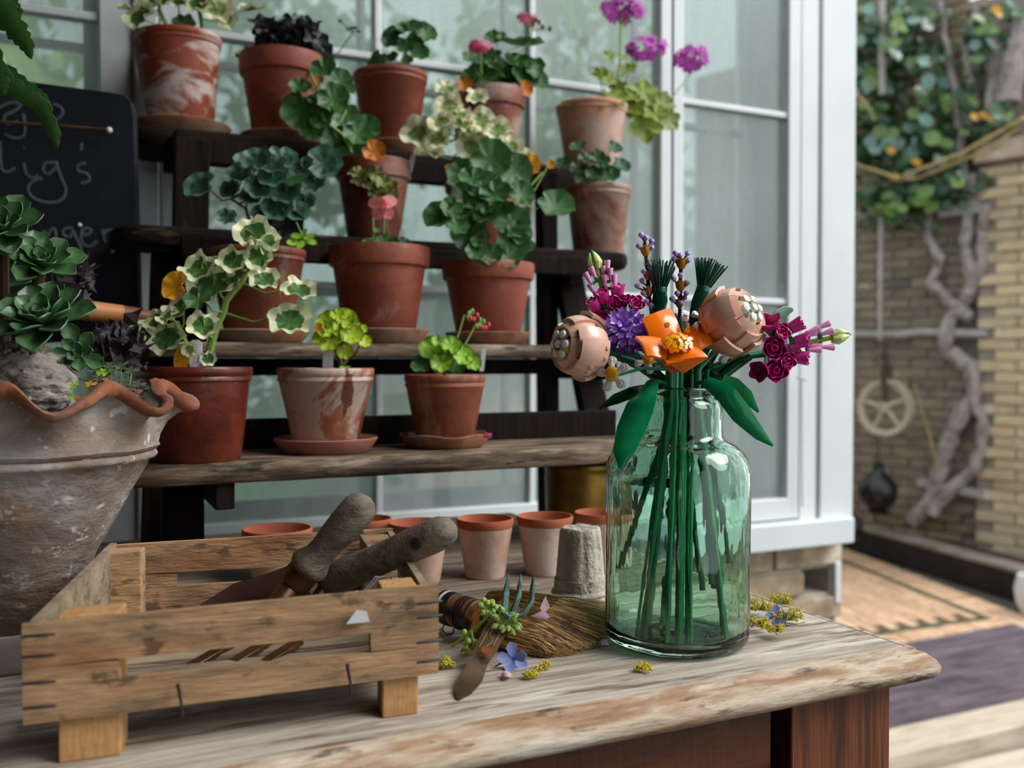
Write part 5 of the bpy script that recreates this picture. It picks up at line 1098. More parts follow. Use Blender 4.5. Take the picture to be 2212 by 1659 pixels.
# gnarled stump
m_stump = surf('grey_gnarled_wood', ['#4d4741', '#7d766d', '#a39c92', '#5d5750'], (1, 3, 3), 12, 8, .9, [('#1f1b18', 9, (1, 2, 2), .60, .66, .9, 2)], 1.0, 30, (1, 5, 5))
PS = pt(45, 835, d=.80); m = MB(); ns, nr = 72, 50; R_ = random.Random(4)
from mathutils import noise as mn
vs = []
for i in range(nr+1):
    th_ = pi*i/nr
    for j in range(ns):
        a = 2*pi*j/ns; u = V((sin(th_)*cos(a), sin(th_)*sin(a), cos(th_)))
        r = 1+.12*mn.noise(u*2.2)-.22*max(0, .12-abs(mn.noise(u*3.4+V((3, 1, 2)))))/.12*.6-.06*max(0, .10-abs(mn.noise(u*9+V((1, 4, 2)))))/.10+.05*mn.noise(u*16)
        vs.append(PS+(Rv*u.x*.043+Fh*u.y*.034+Zv*u.z*.036)*r)
m.add(vs, [(i*ns+j, (i+1)*ns+j, (i+1)*ns+(j+1) % ns, i*ns+(j+1) % ns) for i in range(nr) for j in range(ns)])
solo('gnarled_stump', m, m_stump, 'grey gnarled woody stump in the clay bowl', 'stump', PS, ang=70)
# succulent rosettes
L_suc = surf('succulent_leaf', ['#355230', '#486b40', '#587c58'], (1, 1, 1), 4, 3, .38, spec=.5, attr=('#b5a878', 1.42, 1.47, 1.0) and ('#a9b27a', 1.10, 1.16, .3), var=.12)
def sucmesh(k):
    m = MB(); P = [V((0, y, z)) for y, z in ((0, 0), (.25, -.01), (.5, .0), (.72, .03), (.88, .06), (.97, .075), (1.03, .10))]
    m.blade(P, [.16, .26, .46, .60, .50, .26, .02], (1, 0, 0), .035, .22+.04*k); return m.mesh('leaf', L_suc, True, 50)
SUC = [sucmesh(k) for k in range(3)]
su = thing('succulent', 'green succulent with open leaf rosettes growing out of the clay bowl', 'succulent', pt(60, 860, d=.85))
def rosette(px, py, d, R_, ax_, n=22, seed=0):
    C_ = pt(px, py, d=d); r = R_/FPX*d; axv = cdir(*ax_); T = frame(C_, axv, Zv)
    for k in range(n):
        a = k*2.39996+seed; f = (k+1)/n; el = rad(72)*(1-f**.8)+rad(4); L_ = r*(.32+.72*f**.9)
        dirv = (T.to_3x3() @ V((cos(a)*cos(el), sin(a)*cos(el), sin(el)))).normalized()
        nn = (T.to_3x3() @ V((-cos(a)*sin(el), -sin(a)*sin(el), cos(el)))).normalized()
        x = dirv.cross(nn); M_ = Matrix((x, dirv, nn)).transposed().to_4x4()
        inst('leaf', SUC[k % 3], Matrix.Translation(C_+axv*r*.05) @ M_ @ Matrix.Scale(L_, 4), su)
    base = pt(px*.4+10, 880, d=.84); obj('stem', MB().tube([base, base.lerp(C_, .6)+Zv*.01, C_-axv*r*.05], [.006, .005, .005], 8), m_stem_b, su)
rosette(98, 703, .80, 118, (0, .75, .65), 24)
rosette(88, 578, .83, 92, (.35, .62, .6), 20, 1)
rosette(5, 505, .83, 100, (.2, .55, .7), 20, 2)
rosette(168, 762, .815, 62, (.35, .1, .9), 11, 3)
rosette(-20, 610, .86, 100, (.1, .5, .8), 16, 4)
# clover
L_clo = surf('clover_leaf', ['#43573a', '#566a4a', '#3b4c34'], (1, 1, 1), 5, 3, .6, var=.25, trans=.2)
def clomesh(mt):
    m = MB()
    for k in range(3):
        a = 2*pi*k/3; c = Matrix.Rotation(a, 4, 'Z')
        m.add([(0, 0, 0), (.22, .2, .03), (.3, .42, .05), (.16, .52, .02), (0, .44, -.02), (-.16, .52, .02), (-.3, .42, .05), (-.22, .2, .03)], [(0, 1, 2, 3, 4), (0, 4, 5, 6, 7)], c)
    return m.mesh('leaf', mt, False)
CLO = clomesh(L_clo); CLO2 = clomesh(L_lime2); CLOY = clomesh(L_yel)
cl = thing('clover_patch', 'low clover with three part leaves growing at the back of the clay bowl', 'clover', pt(270, 880, d=.88)); stm = MB()
cpts = [(155, 810), (205, 800), (235, 805), (195, 830), (225, 840), (250, 800), (262, 790), (285, 800), (265, 825), (240, 855), (275, 850), (300, 830), (330, 840), (345, 845), (310, 860), (290, 865), (265, 815), (215, 815), (180, 820), (350, 838), (255, 845), (238, 790), (275, 860), (230, 870), (200, 870), (285, 835), (250, 870)]
for x, y in cpts:
    P = pt(x, y, d=.88+rnd(-.03, .03)); inst('leaf', CLOY if (x, y) == (195, 830) else CLO, frame(P, cdir(rnd(-.3, .3), .9, .5), cdir(rnd(-1, 1), 0, 1), rnd(26, 34)/FPX*.88), cl)
    stm.tube([pt(250+(x-250)*.6, 895, d=.88), P], .0004, 4, False)
for x, y in ((148, 845), (158, 830), (143, 835), (152, 856), (130, 838), (221, 805)): inst('leaf', CLO2, frame(pt(x, y, d=.80), cdir(.1, .6, .8), cdir(rnd(-1, 1), 0, 1), .009), cl)
obj('stalks', stm, m_stem_g, cl)
# dark purple foliage behind
m_purp = surf('dark_purple_foliage', ['#150e11', '#281a20', '#1c1217'], (1, 1, 1), 6, 3, .6, trans=.1)
def darkbush(lab, px, py, rx, ry, d, n):
    t = thing('purple_plant', lab, 'plant', pt(px, py+ry, d=d)); m = MB()
    for i in range(n):
        P = pt(px+random.gauss(0, .5)*rx, py+random.gauss(0, .5)*ry, d=d+rnd(-.06, .06)); M_ = frame(P, cdir(rnd(-1, 1), rnd(-.3, 1), .6), cdir(rnd(-1, 1), rnd(-1, 1), 0), rnd(.012, .024))
        m.add([(-.4, 0, .05), (-.15, -.4, 0), (0, -.9, .1), (.2, -.35, 0), (.5, 0, .1), (.2, .35, 0), (0, .8, .1), (-.2, .3, 0)], [(0, 1, 2, 3), (0, 3, 4, 5), (0, 5, 6, 7)], M_)
    obj('foliage', m, m_purp, t, smooth=False, kind='stuff')
    obj('stem', MB().tube([pt(px, py, d=d), pt(px-10, py+ry*1.6, d=d)], .003, 6), m_stem_b, t)
darkbush('dark purple leaved plant between succulent and blackboard', 160, 615, 42, 46, 1.02, 90)
darkbush('dark purple leaved plant under the wooden pole', 235, 752, 62, 42, 1.05, 200)
po = thing('wooden_pole', 'round orange brown wooden pole sticking out behind the succulents', 'pole', pt(180, 675, d=1.08))
obj('shaft', MB().tube([pt(60, 655, d=1.03), pt(262, 680, d=1.10)], [.0115, .0115], 14), surf('orange_wood', ['#a86a38', '#bd7f49'], (1, 1, 1), 12, 4, .5), po)
obj('dark_end', MB().tube([pt(262, 680, d=1.10), pt(300, 686, d=1.112), pt(350, 692, d=1.13)], [.0115, .0112, .0088], 14), surf('red_brown_wood', ['#5f3018', '#7a4426'], (1, 1, 1), 12, 4, .5), po)

# ================================================================ blackboard
m_bb = surf('blackboard_slate', ['#15181f', '#1c2028', '#22262f'], (1, 1, 1), 4, 5, .8, [('#3a3d45', 6, (1, 1, 1), .58, .75, .35)])
m_chalk = surf('chalk', ['#50545c', '#666a72'], (1, 1, 1), 60, 3, 1)
BYA, BYB = pt(-260, 400, d=1.40), pt(297, 400, d=1.42)
bx = (BYB-BYA); bx.z = 0; bx.normalize(); BPL = (BYB, Zv.cross(bx)); BPN = Zv.cross(bx); BPN = BPN if BPN.dot(CAMP-BYB) > 0 else -BPN
def bp(x, y, o=0): return pt(x, y, pl=(BYB+BPN*o, BPN))
bo = thing('blackboard', 'rounded black chalkboard with handwritten chalk words at the left', 'blackboard', bp(100, 700))
out = [(-300, 185), (0, 172), (60, 176), (240, 200), (268, 206), (282, 220), (287, 250), (292, 420), (299, 655), (299, 730), (-300, 760)]
m = MB(); k = len(out); m.add([bp(x, y, .0) for x, y in out]+[bp(x, y, 0)-BPN*.018 for x, y in out], [tuple(range(k)), tuple(range(k, 2*k))[::-1]]+[(i, i+k, (i+1) % k+k, (i+1) % k) for i in range(k)]); board = obj('board', m, m_bb, bo, smooth=False)
def stroke(m, pts, w=.0024):
    P = []
    n = len(pts)
    for i in range(n-1):
        p0, p1, p2, p3 = pts[max(i-1, 0)], pts[i], pts[i+1], pts[min(i+2, n-1)]
        for s in range(5):
            t = s/5; f = lambda a, b, c, d: .5*((2*b)+(-a+c)*t+(2*a-5*b+4*c-d)*t*t+(-a+3*b-3*c+d)*t**3)
            P.append(bp(f(p0[0], p1[0], p2[0], p3[0]), f(p0[1], p1[1], p2[1], p3[1]), .0007))
    P.append(bp(pts[-1][0], pts[-1][1], .0007)); m.tube(P, w, 6, True, flat=.25, up=BPN)
for word in (
  [[(-20, 250), (0, 232), (20, 222), (45, 225), (30, 240), (10, 250), (12, 268), (40, 262)], [(50, 245), (52, 290), (30, 298), (10, 290)], [(115, 225), (130, 232), (135, 245), (122, 258)]],
  [[(0, 305), (2, 360), (15, 372), (32, 362)], [(54, 318), (52, 320)], [(50, 352), (58, 378), (72, 384), (82, 378)], [(120, 352), (100, 352), (92, 366), (104, 376), (122, 358), (120, 350), (130, 380), (142, 410), (132, 432), (105, 438), (72, 428), (60, 408), (70, 392), (92, 384)], [(185, 352), (168, 358), (170, 370), (188, 376), (192, 390), (175, 396)], [(176, 308), (175, 325)]],
  [[(44, 495), (46, 520)], [(72, 498), (78, 525)], [(76, 467), (77, 469)], [(92, 525), (94, 500), (102, 510), (108, 498), (118, 496), (122, 528)], [(158, 494), (140, 494), (136, 506), (150, 512), (158, 498), (162, 510), (172, 530), (180, 560)], [(176, 508), (192, 505), (196, 496), (182, 494), (174, 508), (180, 528), (196, 532), (210, 520)], [(220, 495), (226, 524)], [(222, 508), (232, 498), (255, 497)]]):
    for s_ in word:
        m = MB(); stroke(m, s_); obj('chalk_stroke', m, m_chalk, board)
for x, y in ((172, 486), (244, 543)): obj('nail_head', MB().ball(bp(x, y, .001), .0032, 8, 5), m_label, bo)
m = MB(); m.tube([bp(-200, 250, .012), bp(0, 263, .010), bp(130, 272, .009), bp(232, 280, .010)], .0022, 7); obj('hanging_stick', m, m_stem_b, bo); obj('stick_end', MB().ball(bp(236, 281, .011), .0045, 8, 6), m_label, bo)
# ---- serrated leaves reaching in at top left
L_fern = leafm('serrated_green_leaf', ['#2f5527', '#477236', '#3a632d'])
fr = thing('overhanging_plant', 'serrated green leaves reaching in from the top left corner', 'plant', pt(-60, 60, d=.95))
def serr(pts, ws, d0, d1):
    P = []; W = []; J = []; n = len(pts)-1
    for i in range(n):
        for s in range(7):
            u = s/7; P.append(pt(pts[i][0]*(1-u)+pts[i+1][0]*u, pts[i][1]*(1-u)+pts[i+1][1]*u, d=d0+(d1-d0)*(i+u)/n)); W.append((ws[i]*(1-u)+ws[i+1]*u)/FPX*.95); J.append((.0, .12, .22, -.12, .05, .15, -.15)[s])
    P.append(pt(*pts[-1], d=d1)); W.append(.001); J.append(0)
    obj('leaf', MB().blade(P, W, cdir(.9, .45, .2), .0006, .12, J), L_fern, fr)
serr([(-40, -30), (0, 20), (30, 60), (55, 95), (68, 128)], [60, 62, 50, 36, 6], .93, .95)
serr([(-60, 120), (0, 175), (50, 205), (85, 225), (115, 285), (124, 320)], [46, 50, 44, 38, 30, 6], .94, .98)
serr([(-60, 130), (10, 160), (60, 190), (90, 210), (112, 232)], [40, 44, 30, 22, 5], .96, 1.0)
serr([(-50, 60), (-10, 150), (0, 190), (10, 205)], [50, 50, 34, 6], .92, .94)
serr([(-50, -20), (20, 5), (40, 25), (42, 35)], [40, 36, 20, 5], .94, .96)
# ================================================================ glass vase
VD = .855
VC = pt(1462, 1385, z=TZ)
def glass_material():
    t = NT('green_glass'); tc = t.n('TexCoord')
    mp = t.n('Mapping', {'Vector': tc.outputs['Object'], 'Scale': (1, 1, .28)})
    nz = t.n('TexNoise', {'Vector': mp.outputs[0], 'Scale': 32, 'Detail': 3})
    nb = t.n('TexNoise', {'Vector': tc.outputs['Object'], 'Scale': 14, 'Detail': 2})
    ad = t.n('Math', {0: nz.outputs['Fac'], 1: nb.outputs['Fac']}, operation='ADD')
    b = t.n('Bump', {'Height': ad.outputs[0], 'Strength': .4, 'Distance': .004})
    p = t.n('BsdfPrincipled', {'Base Color': lin('#cfefde'), 'Roughness': 0.0, 'IOR': 1.47, 'Transmission Weight': 1.0, 'Normal': b.outputs[0]})
    t.t.links.new(p.outputs[0], t.out.inputs['Surface']); return t.m
m_glass = glass_material()
vo = [(.0001, .0), (.050, .0), (.0575, .0015), (.0625, .006), (.0642, .014), (.0642, .080), (.0642, .149), (.0638, .157), (.0621, .1645), (.0585, .1715), (.0532, .177), (.0475, .1803), (.0432, .1825), (.0406, .186), (.0398, .192), (.0397, .2115), (.0388, .2155), (.0366, .2182), (.0346, .2198), (.0340, .2215), (.0348, .2235), (.0354, .2255), (.0350, .228), (.0338, .2290)]
vi = [(.0315, .2285), (.0306, .2255), (.0312, .2185), (.0345, .2140), (.0362, .2100), (.0362, .190), (.0372, .1840), (.0410, .1795), (.0475, .1755), (.0535, .1700), (.0585, .1615), (.0606, .153), (.0612, .140), (.0612, .080), (.0612, .020), (.0590, .012), (.050, .0085), (.034, .0080), (.028, .0095), (.015, .0085), (.0001, .0085)]
wobg = lambda a, r, z: (.0004*sin(3*a+z*30)+.0003*sin(5*a-z*60), 0)
vase = solo('glass_vase', MB().lathe(vo+vi, 96, Matrix.Translation(VC), wobg), m_glass, 'large clear green glass jar vase holding the toy brick bouquet', 'vase', VC, ang=80)

# ================================================================ bouquet of plastic brick flowers
p_peach = plastic('peach_plastic', '#e0b39d', .28); p_tan = plastic('tan_plastic', '#cdb27c', .3); p_wht = plastic('white_plastic', '#eceeee', .25)
p_or = plastic('orange_plastic', '#f5790f', .15); p_or2 = plastic('deep_orange_plastic', '#e65a12', .2); p_yel = plastic('yellow_plastic', '#f7b51c', .2)
p_pur = plastic('purple_plastic', '#6b3bb0', .25); p_lil = plastic('lilac_plastic', '#9a6bcb', .25); p_lav = plastic('lavender_plastic', '#a98fd2', .3)
p_mag = plastic('magenta_plastic', '#b30f72', .18); p_mag2 = plastic('bright_magenta_plastic', '#d63a9a', .25); p_pnk = plastic('light_pink_plastic', '#e79ccf', .3)
p_gold = plastic('pearl_gold_plastic', '#b57a1f', .3); p_lime = plastic('yellowish_green_plastic', '#c6de86', .3); p_olv = plastic('lime_stem_plastic', '#8fae1f', .3)
p_dg = plastic('dark_green_plastic', '#0f5138', .2); p_g = plastic('green_plastic', '#1a9a5c', .15); p_gt = surf('glossy_leaf_green_plastic', ['#0f7a48', '#1c9a5e'], (1, 1, 1), 40, 2, .12, trans=.3); p_st = surf('stem_green_plastic', ['#22a868', '#2fb878'], (1, 1, 1), 5, 2, .25, trans=.35); p_st2 = surf('dark_stem_green_plastic', ['#14784a', '#188a56'], (1, 1, 1), 5, 2, .25, trans=.3); p_stl = surf('pale_stem_green_plastic', ['#58b98a', '#6cc79a'], (1, 1, 1), 5, 2, .25, trans=.35)
p_sg = plastic('sand_green_plastic', '#3f7d60', .3); p_brn = plastic('reddish_brown_plastic', '#4a2218', .25)
p_egl = plastic('eucalyptus_green_plastic', '#7fb89c', .2)
GRP = None
def F(px, py, o=0): return pt(px, py, d=VD+o)
pxm = VD/FPX
def keep(P, rmax=.050):
    h = V((P.x-VC.x, P.y-VC.y, 0)); 
    if h.length > rmax: h = h.normalized()*rmax
    return V((VC.x+h.x, VC.y+h.y, P.z))
def stemto(th, head, neck, bottom, r=.0029, mt=None, mt2=None, ribs=True):
    mt = p_st2 if mt in (None, p_dg) else (p_stl if mt is p_g else mt); mt2 = p_st if mt2 is p_g else mt2
    "a plastic stem from the flower through the neck to its end in the jar"
    N_ = keep(F(neck[0], 872, neck[1]), .027)
    if len(bottom) == 2: B_ = keep(pt(bottom[0], bottom[1], z=TZ+.0115), .052); B_.z = TZ+.0115
    else: B_ = keep(F(bottom[0], bottom[1], bottom[2]), .052)
    up = V((N_.x, N_.y, N_.z+.03))
    P = [head, head.lerp(up, .5)+V((0, 0, .004)), up, N_]; k = 14
    P += [N_.lerp(B_, i/k) for i in range(1, k+1)]
    R = [r]*len(P); fine = []; rr = []
    for i in range(len(P)-1):
        fine += [P[i], P[i].lerp(P[i+1], .86)]; rr += [r, r*(.86 if ribs else 1)]
    fine.append(P[-1]); rr.append(r)
    if mt2 is None: obj('stem', MB().tube(fine, rr, 10), mt, th)
    else:
        c = len(fine)//2+6; obj('stem', MB().tube(fine[:c], rr[:c], 10), mt2, th); obj('stem_end', MB().tube(fine[c-1:], rr[c-1:], 10), mt, th)
def cyl(m, C, ax_, r, h, n=12, r2=None):
    m.lathe([(.0001, 0), (r, 0), (r*1.0, h*.12), (r2 if r2 else r, h*.9), ((r2 if r2 else r)*.9, h), (.0001, h)], n, frame(C, ax_, Zv)); return m
def spatch(T, th0, th1, ph0, ph1, r, thick, n=7, flat=0):
    m = MB(); 
    for side in (0, 1):
        R_ = r-thick*side; vs = []
        for i in range(n+1):
            for j in range(n+1):
                th_ = rad(th0+(th1-th0)*i/n); ph = rad(ph0+(ph1-ph0)*j/n)
                vs.append(T @ V((R_*sin(th_)*cos(ph), R_*sin(th_)*sin(ph), R_*cos(th_))))
        fs = [(i*(n+1)+j, (i+1)*(n+1)+j, (i+1)*(n+1)+j+1, i*(n+1)+j+1) for i in range(n) for j in range(n)]
        if side: fs = [f[::-1] for f in fs]
        m.add(vs, fs)
    o = (n+1)**2; ring = [(i, 0) for i in range(n+1)]+[(n, j) for j in range(1, n+1)]+[(i, n) for i in range(n-1, -1, -1)]+[(0, j) for j in range(n-1, 0, -1)]
    ids = [i*(n+1)+j for i, j in ring]; k = len(ids)
    m.f += [(ids[q], ids[q]+o, ids[(q+1) % k]+o, ids[(q+1) % k]) for q in range(k)]
    return m
def peony(label, px, py, o, R_, axis, spin, neck, bottom, outer):
    C_ = F(px, py, o); r = R_*pxm; t = thing('brick_peony', label, 'flower', C_); T = frame(C_, cdir(*axis), Zv)
    for k in range(5): a = spin+k*72; obj('petal', spatch(T, 40, 104, a, a+70, r*.84, .0026), p_peach, t)
    for k in range(5): a = spin+36+k*72; obj('petal', spatch(T, 58, 135, a, a+54, r*.94, .003), p_peach, t)
    for (a, w, t0, t1, rr_) in outer: obj('petal', spatch(T, t0, t1, a, a+w, r*rr_*1.01, .0032), p_peach, t)
    st_ = MB()
    for (a, w, t0, t1, rr_) in outer:
        for f in (.3, .7):
            th_ = rad(t1-9); ph = rad(a+w*f); nrm = T.to_3x3() @ V((sin(th_)*cos(ph), sin(th_)*sin(ph), cos(th_))); cyl(st_, C_+nrm*(r*rr_), nrm, .0021, .0014, 10)
    if outer: obj('studs', st_, p_peach, t, kind='stuff')
    for k in range(5): a = spin+15+k*72; obj('inner_petal', spatch(T, 16, 62, a, a+46, r*.80, .002), p_tan, t)
    for k in range(7):
        a = k*2*pi/6; q = .26 if k < 6 else 0; b = T @ V((cos(a)*r*q, sin(a)*r*q, r*.30)); e = T @ V((cos(a)*r*q*1.35, sin(a)*r*q*1.35, r*(.80 if k < 6 else .86)))
        obj('stamen', MB().tube([b, b.lerp(e, .6), b.lerp(e, .9), e], [.0030, .0046, .0034, .0006], 10), p_wht, t)
    bk = T @ V((0, 0, -r*.7)); m = MB(); m.ball(C_, r*.72, 14, 8); obj('core', m, p_dg, t)
    m = MB(); m.ball(bk, .008, 12, 8); obj('calyx', m, p_dg, t)
    stemto(t, bk, neck, bottom, .0034, p_dg, p_g); return t
peony('peach plastic brick peony drooping at the left, white centre facing left', 1250, 747, -.01, 70, (-.86, .06, .50), 20, (1445, .0), (1350, 1400),
      [(-35, 46, 62, 118, 1.06), (60, 40, 95, 158, 1.08), (150, 50, 70, 140, 1.05), (235, 46, 100, 165, 1.10), (300, 30, 60, 95, 1.04)])
peony('peach plastic brick peony at the right above the magenta blossoms', 1586, 690, -.012, 72, (.60, .42, .68), 60, (1508, .0), (1565, 1372),
      [(150, 46, 55, 120, 1.06), (215, 44, 90, 150, 1.09), (270, 50, 72, 128, 1.07), (95, 40, 80, 140, 1.05)])
peony('peach plastic brick peony half hidden behind the orange blossom', 1472, 705, .055, 44, (0, .9, .3), 0, (1480, .02), (1430, 1350), [])
# ---- orange blossom
t = thing('brick_poppy', 'large orange plastic brick poppy with yellow studded centre, front of the bouquet', 'flower', F(1462, 750, -.03))
def pq(*c): return [pt(x, y, d=VD+o) for x, y, o in c]
petals = [([(1408, 742, -.025), (1386, 688, -.018), (1448, 665, -.005), (1474, 722, -.018)], .005, p_or), ([(1470, 726, -.018), (1508, 694, -.008), (1545, 738, -.022), (1502, 762, -.032)], .004, p_or),
          ([(1372, 727, -.035), (1432, 732, -.028), (1446, 782, -.046), (1398, 768, -.052)], .005, p_or), ([(1440, 786, -.050), (1448, 760, -.042), (1500, 748, -.038), (1530, 771, -.048)], .004, p_or),
          ([(1432, 776, -.050), (1440, 786, -.052), (1530, 772, -.050), (1480, 803, -.045)], .002, p_or), ([(1420, 772, -.044), (1448, 806, -.038), (1480, 800, -.038), (1500, 778, -.044)], .001, p_or2)]
for q_, b_, mt in petals:
    Pq = pq(*q_); n_ = (Pq[1]-Pq[0]).cross(Pq[3]-Pq[0]).normalized()
    if n_.dot(-Fv) < 0: n_ = -n_
    obj('petal', MB().slab(Pq, .0026, b_, 7, nrm=n_), mt, t, ang=40)
obj('petal_core', MB().ball(F(1465, 757, -.030), .0115, 14, 8, (1.3, 1, .8)), p_or2, t)
for x, y in ((1424, 708), (1441, 703), (1484, 716), (1494, 731)): obj('stud', cyl(MB(), F(x, y, -.020-(.005 if x > 1460 else 0)), cdir(-.1, .4, 1), .0024, .0022, 14), p_or, t)
for k in range(30):
    a = k*2.4; r = 3+4.4*math.sqrt(k); x = 1462+cos(a)*r*1.15; y = 741+sin(a)*r*.72+(r*.10); yl = k < 14
    obj('stamen_cup', cyl(MB(), F(x, y, -.043+.00006*(741-y)*6), cdir(cos(a)*.35, .55-sin(a)*.25, .8), .0018, .0042 if yl else .0032, 10, .0023), p_yel if yl else p_or, t)
stemto(t, F(1465, 775, -.01), (1470, -.012), (1465, 1410))
# ---- purple aster
t = thing('brick_aster', 'purple layered plastic brick aster beside the left peony', 'flower', F(1348, 712, -.02))
T = frame(F(1350, 716, .0), cdir(-.12, .35, 1), Zv); R_ = 50*pxm
def pointpetal(mat):
    m = MB(); out = [(-.22, 0), (-.42, .35), (-.5, .78), (-.26, .66), (0, 1.05), (.26, .66), (.5, .78), (.42, .35), (.22, 0)]
    vs = [(x, y, .06+.34*abs(x)+.22*y*y) for x, y in out]; vs2 = [(x, y, z-.10) for x, y, z in vs]; k = len(out)
    c1 = (0, .4, .04); c2 = (0, .4, -.06)
    m.add(vs+vs2+[c1, c2], [(i, (i+1) % k, 2*k) for i in range(k)]+[((i+1) % k+k, i+k, 2*k+1) for i in range(k)]+[(i, i+k, (i+1) % k+k, (i+1) % k) for i in range(k)]); return m.mesh('petal', mat, True, 45)
PP1, PP2 = pointpetal(p_lil), pointpetal(p_pur)
for ri, (th_, n, sc) in enumerate(((12, 4, .8), (32, 8, .9), (52, 11, .95), (72, 13, 1.0), (90, 14, 1.0), (106, 12, .9))):
    for k in range(n):
        ph = 2*pi*(k+.5*(ri % 2))/n; u = V((sin(rad(th_))*cos(ph), sin(rad(th_))*sin(ph), cos(rad(th_)))); tan = V((cos(rad(th_))*cos(ph), cos(rad(th_))*sin(ph), -sin(rad(th_))))
        P = T @ (u*R_*.72); dirv = (T.to_3x3() @ (u*.75+tan*.65)).normalized(); nn = T.to_3x3() @ (u*.65-tan*.75)
        inst('petal', PP1 if ri < 3 else PP2, frame(P, nn, dirv, R_*.40*sc), t)
obj('core', MB().ball(T @ V((0, 0, 0)), R_*.70, 16, 10), p_pur, t)
stemto(t, F(1360, 760, .005), (1455, -.01), (1335, 1398), .0018, p_g)
# ---- roses and spikes
def rosecup(m, C_, ax_, r, z0=0, amp=.25, n=5, ph=0, h=.8, ri=.35):
    w = lambda a, rr, z: (rr*.08*cos(n*(a+ph)) if rr > r*.5 else 0, (amp*r*abs(cos(n*(a+ph)/2))**1.5 if z > h*r*.55 else 0))
    m.lathe([(r*ri*.4, z0), (r*.55, z0+.05*r), (r*.82, z0+h*r*.35), (r*.97, z0+h*r*.75), (r*1.02, z0+h*r), (r*.94, z0+h*r), (r*.86, z0+h*r*.72), (r*.7, z0+h*r*.35), (r*ri*.3, z0+.12*r)], 40, frame(C_, ax_, cdir(.3, 1, 0)), w, close=True)
def roseparts(t, px, py, o, R_, ax_, mt, full=True):
    C_ = F(px, py, o); r = R_*pxm; a = cdir(*ax_); C2 = C_-a*r*.5
    m = MB(); rosecup(m, C2, a, r); obj('outer_petals', m, mt, t)
    if full:
        m = MB(); rosecup(m, C2+a*r*.15, a, r*.70, amp=.15, n=5, ph=.6, h=.95); obj('inner_petals', m, mt, t)
        m = MB(); m.lathe([(r*.22, .5*r), (r*.30, .62*r), (r*.30, .95*r), (r*.24, 1.0*r), (r*.17, .92*r), (r*.17, .5*r)], 24, frame(C2, a, Zv), close=True); obj('centre_ring', m, mt, t)
    m = MB(); cyl(m, C2-a*r*.45, a, r*.42, r*.5, 14, r*.6); obj('calyx', m, p_sg, t)
    return C2-a*r*.4
t = thing('brick_roses', 'magenta plastic brick roses clustered low at the right of the bouquet', 'flower', F(1670, 760, -.01))
E_ = []
for px, py, R_, ax_, fu in ((1663, 700, 25, (-.35, .75, .45), False), (1687, 717, 19, (.45, .15, .9), True), (1671, 753, 25, (-.05, .1, 1), True), (1699, 779, 19, (.35, -.1, .9), True), (1674, 799, 25, (.05, -.05, 1), True), (1643, 800, 22, (-.6, -.2, .6), False)):
    E_.append(roseparts(t, px, py, -.015, R_, ax_, p_mag, fu))
ctr = F(1655, 765, .01); m = MB()
for e in E_: m.tube([e, e.lerp(ctr, .7), ctr], .0016, 7)
obj('twigs', m, p_sg, t); stemto(t, ctr, (1530, .0), (1575, 1215, .0))
t = thing('brick_roses', 'magenta plastic brick roses peeping out behind the purple aster', 'flower', F(1335, 665, .01)); E_ = []
for px, py, R_, ax_ in ((1335, 658, 19, (-.05, .35, .9)), (1373, 657, 19, (.3, .4, .8)), (1302, 690, 19, (-.5, .2, .8)), (1350, 648, 14, (0, .7, .6))): E_.append(roseparts(t, px, py, .012, R_, ax_, p_mag))
ctr = F(1350, 720, .045); m = MB()
for e in E_: m.tube([e, ctr], .0016, 7)
obj('twigs', m, p_sg, t); stemto(t, ctr, (1450, .015), (1400, 1345))
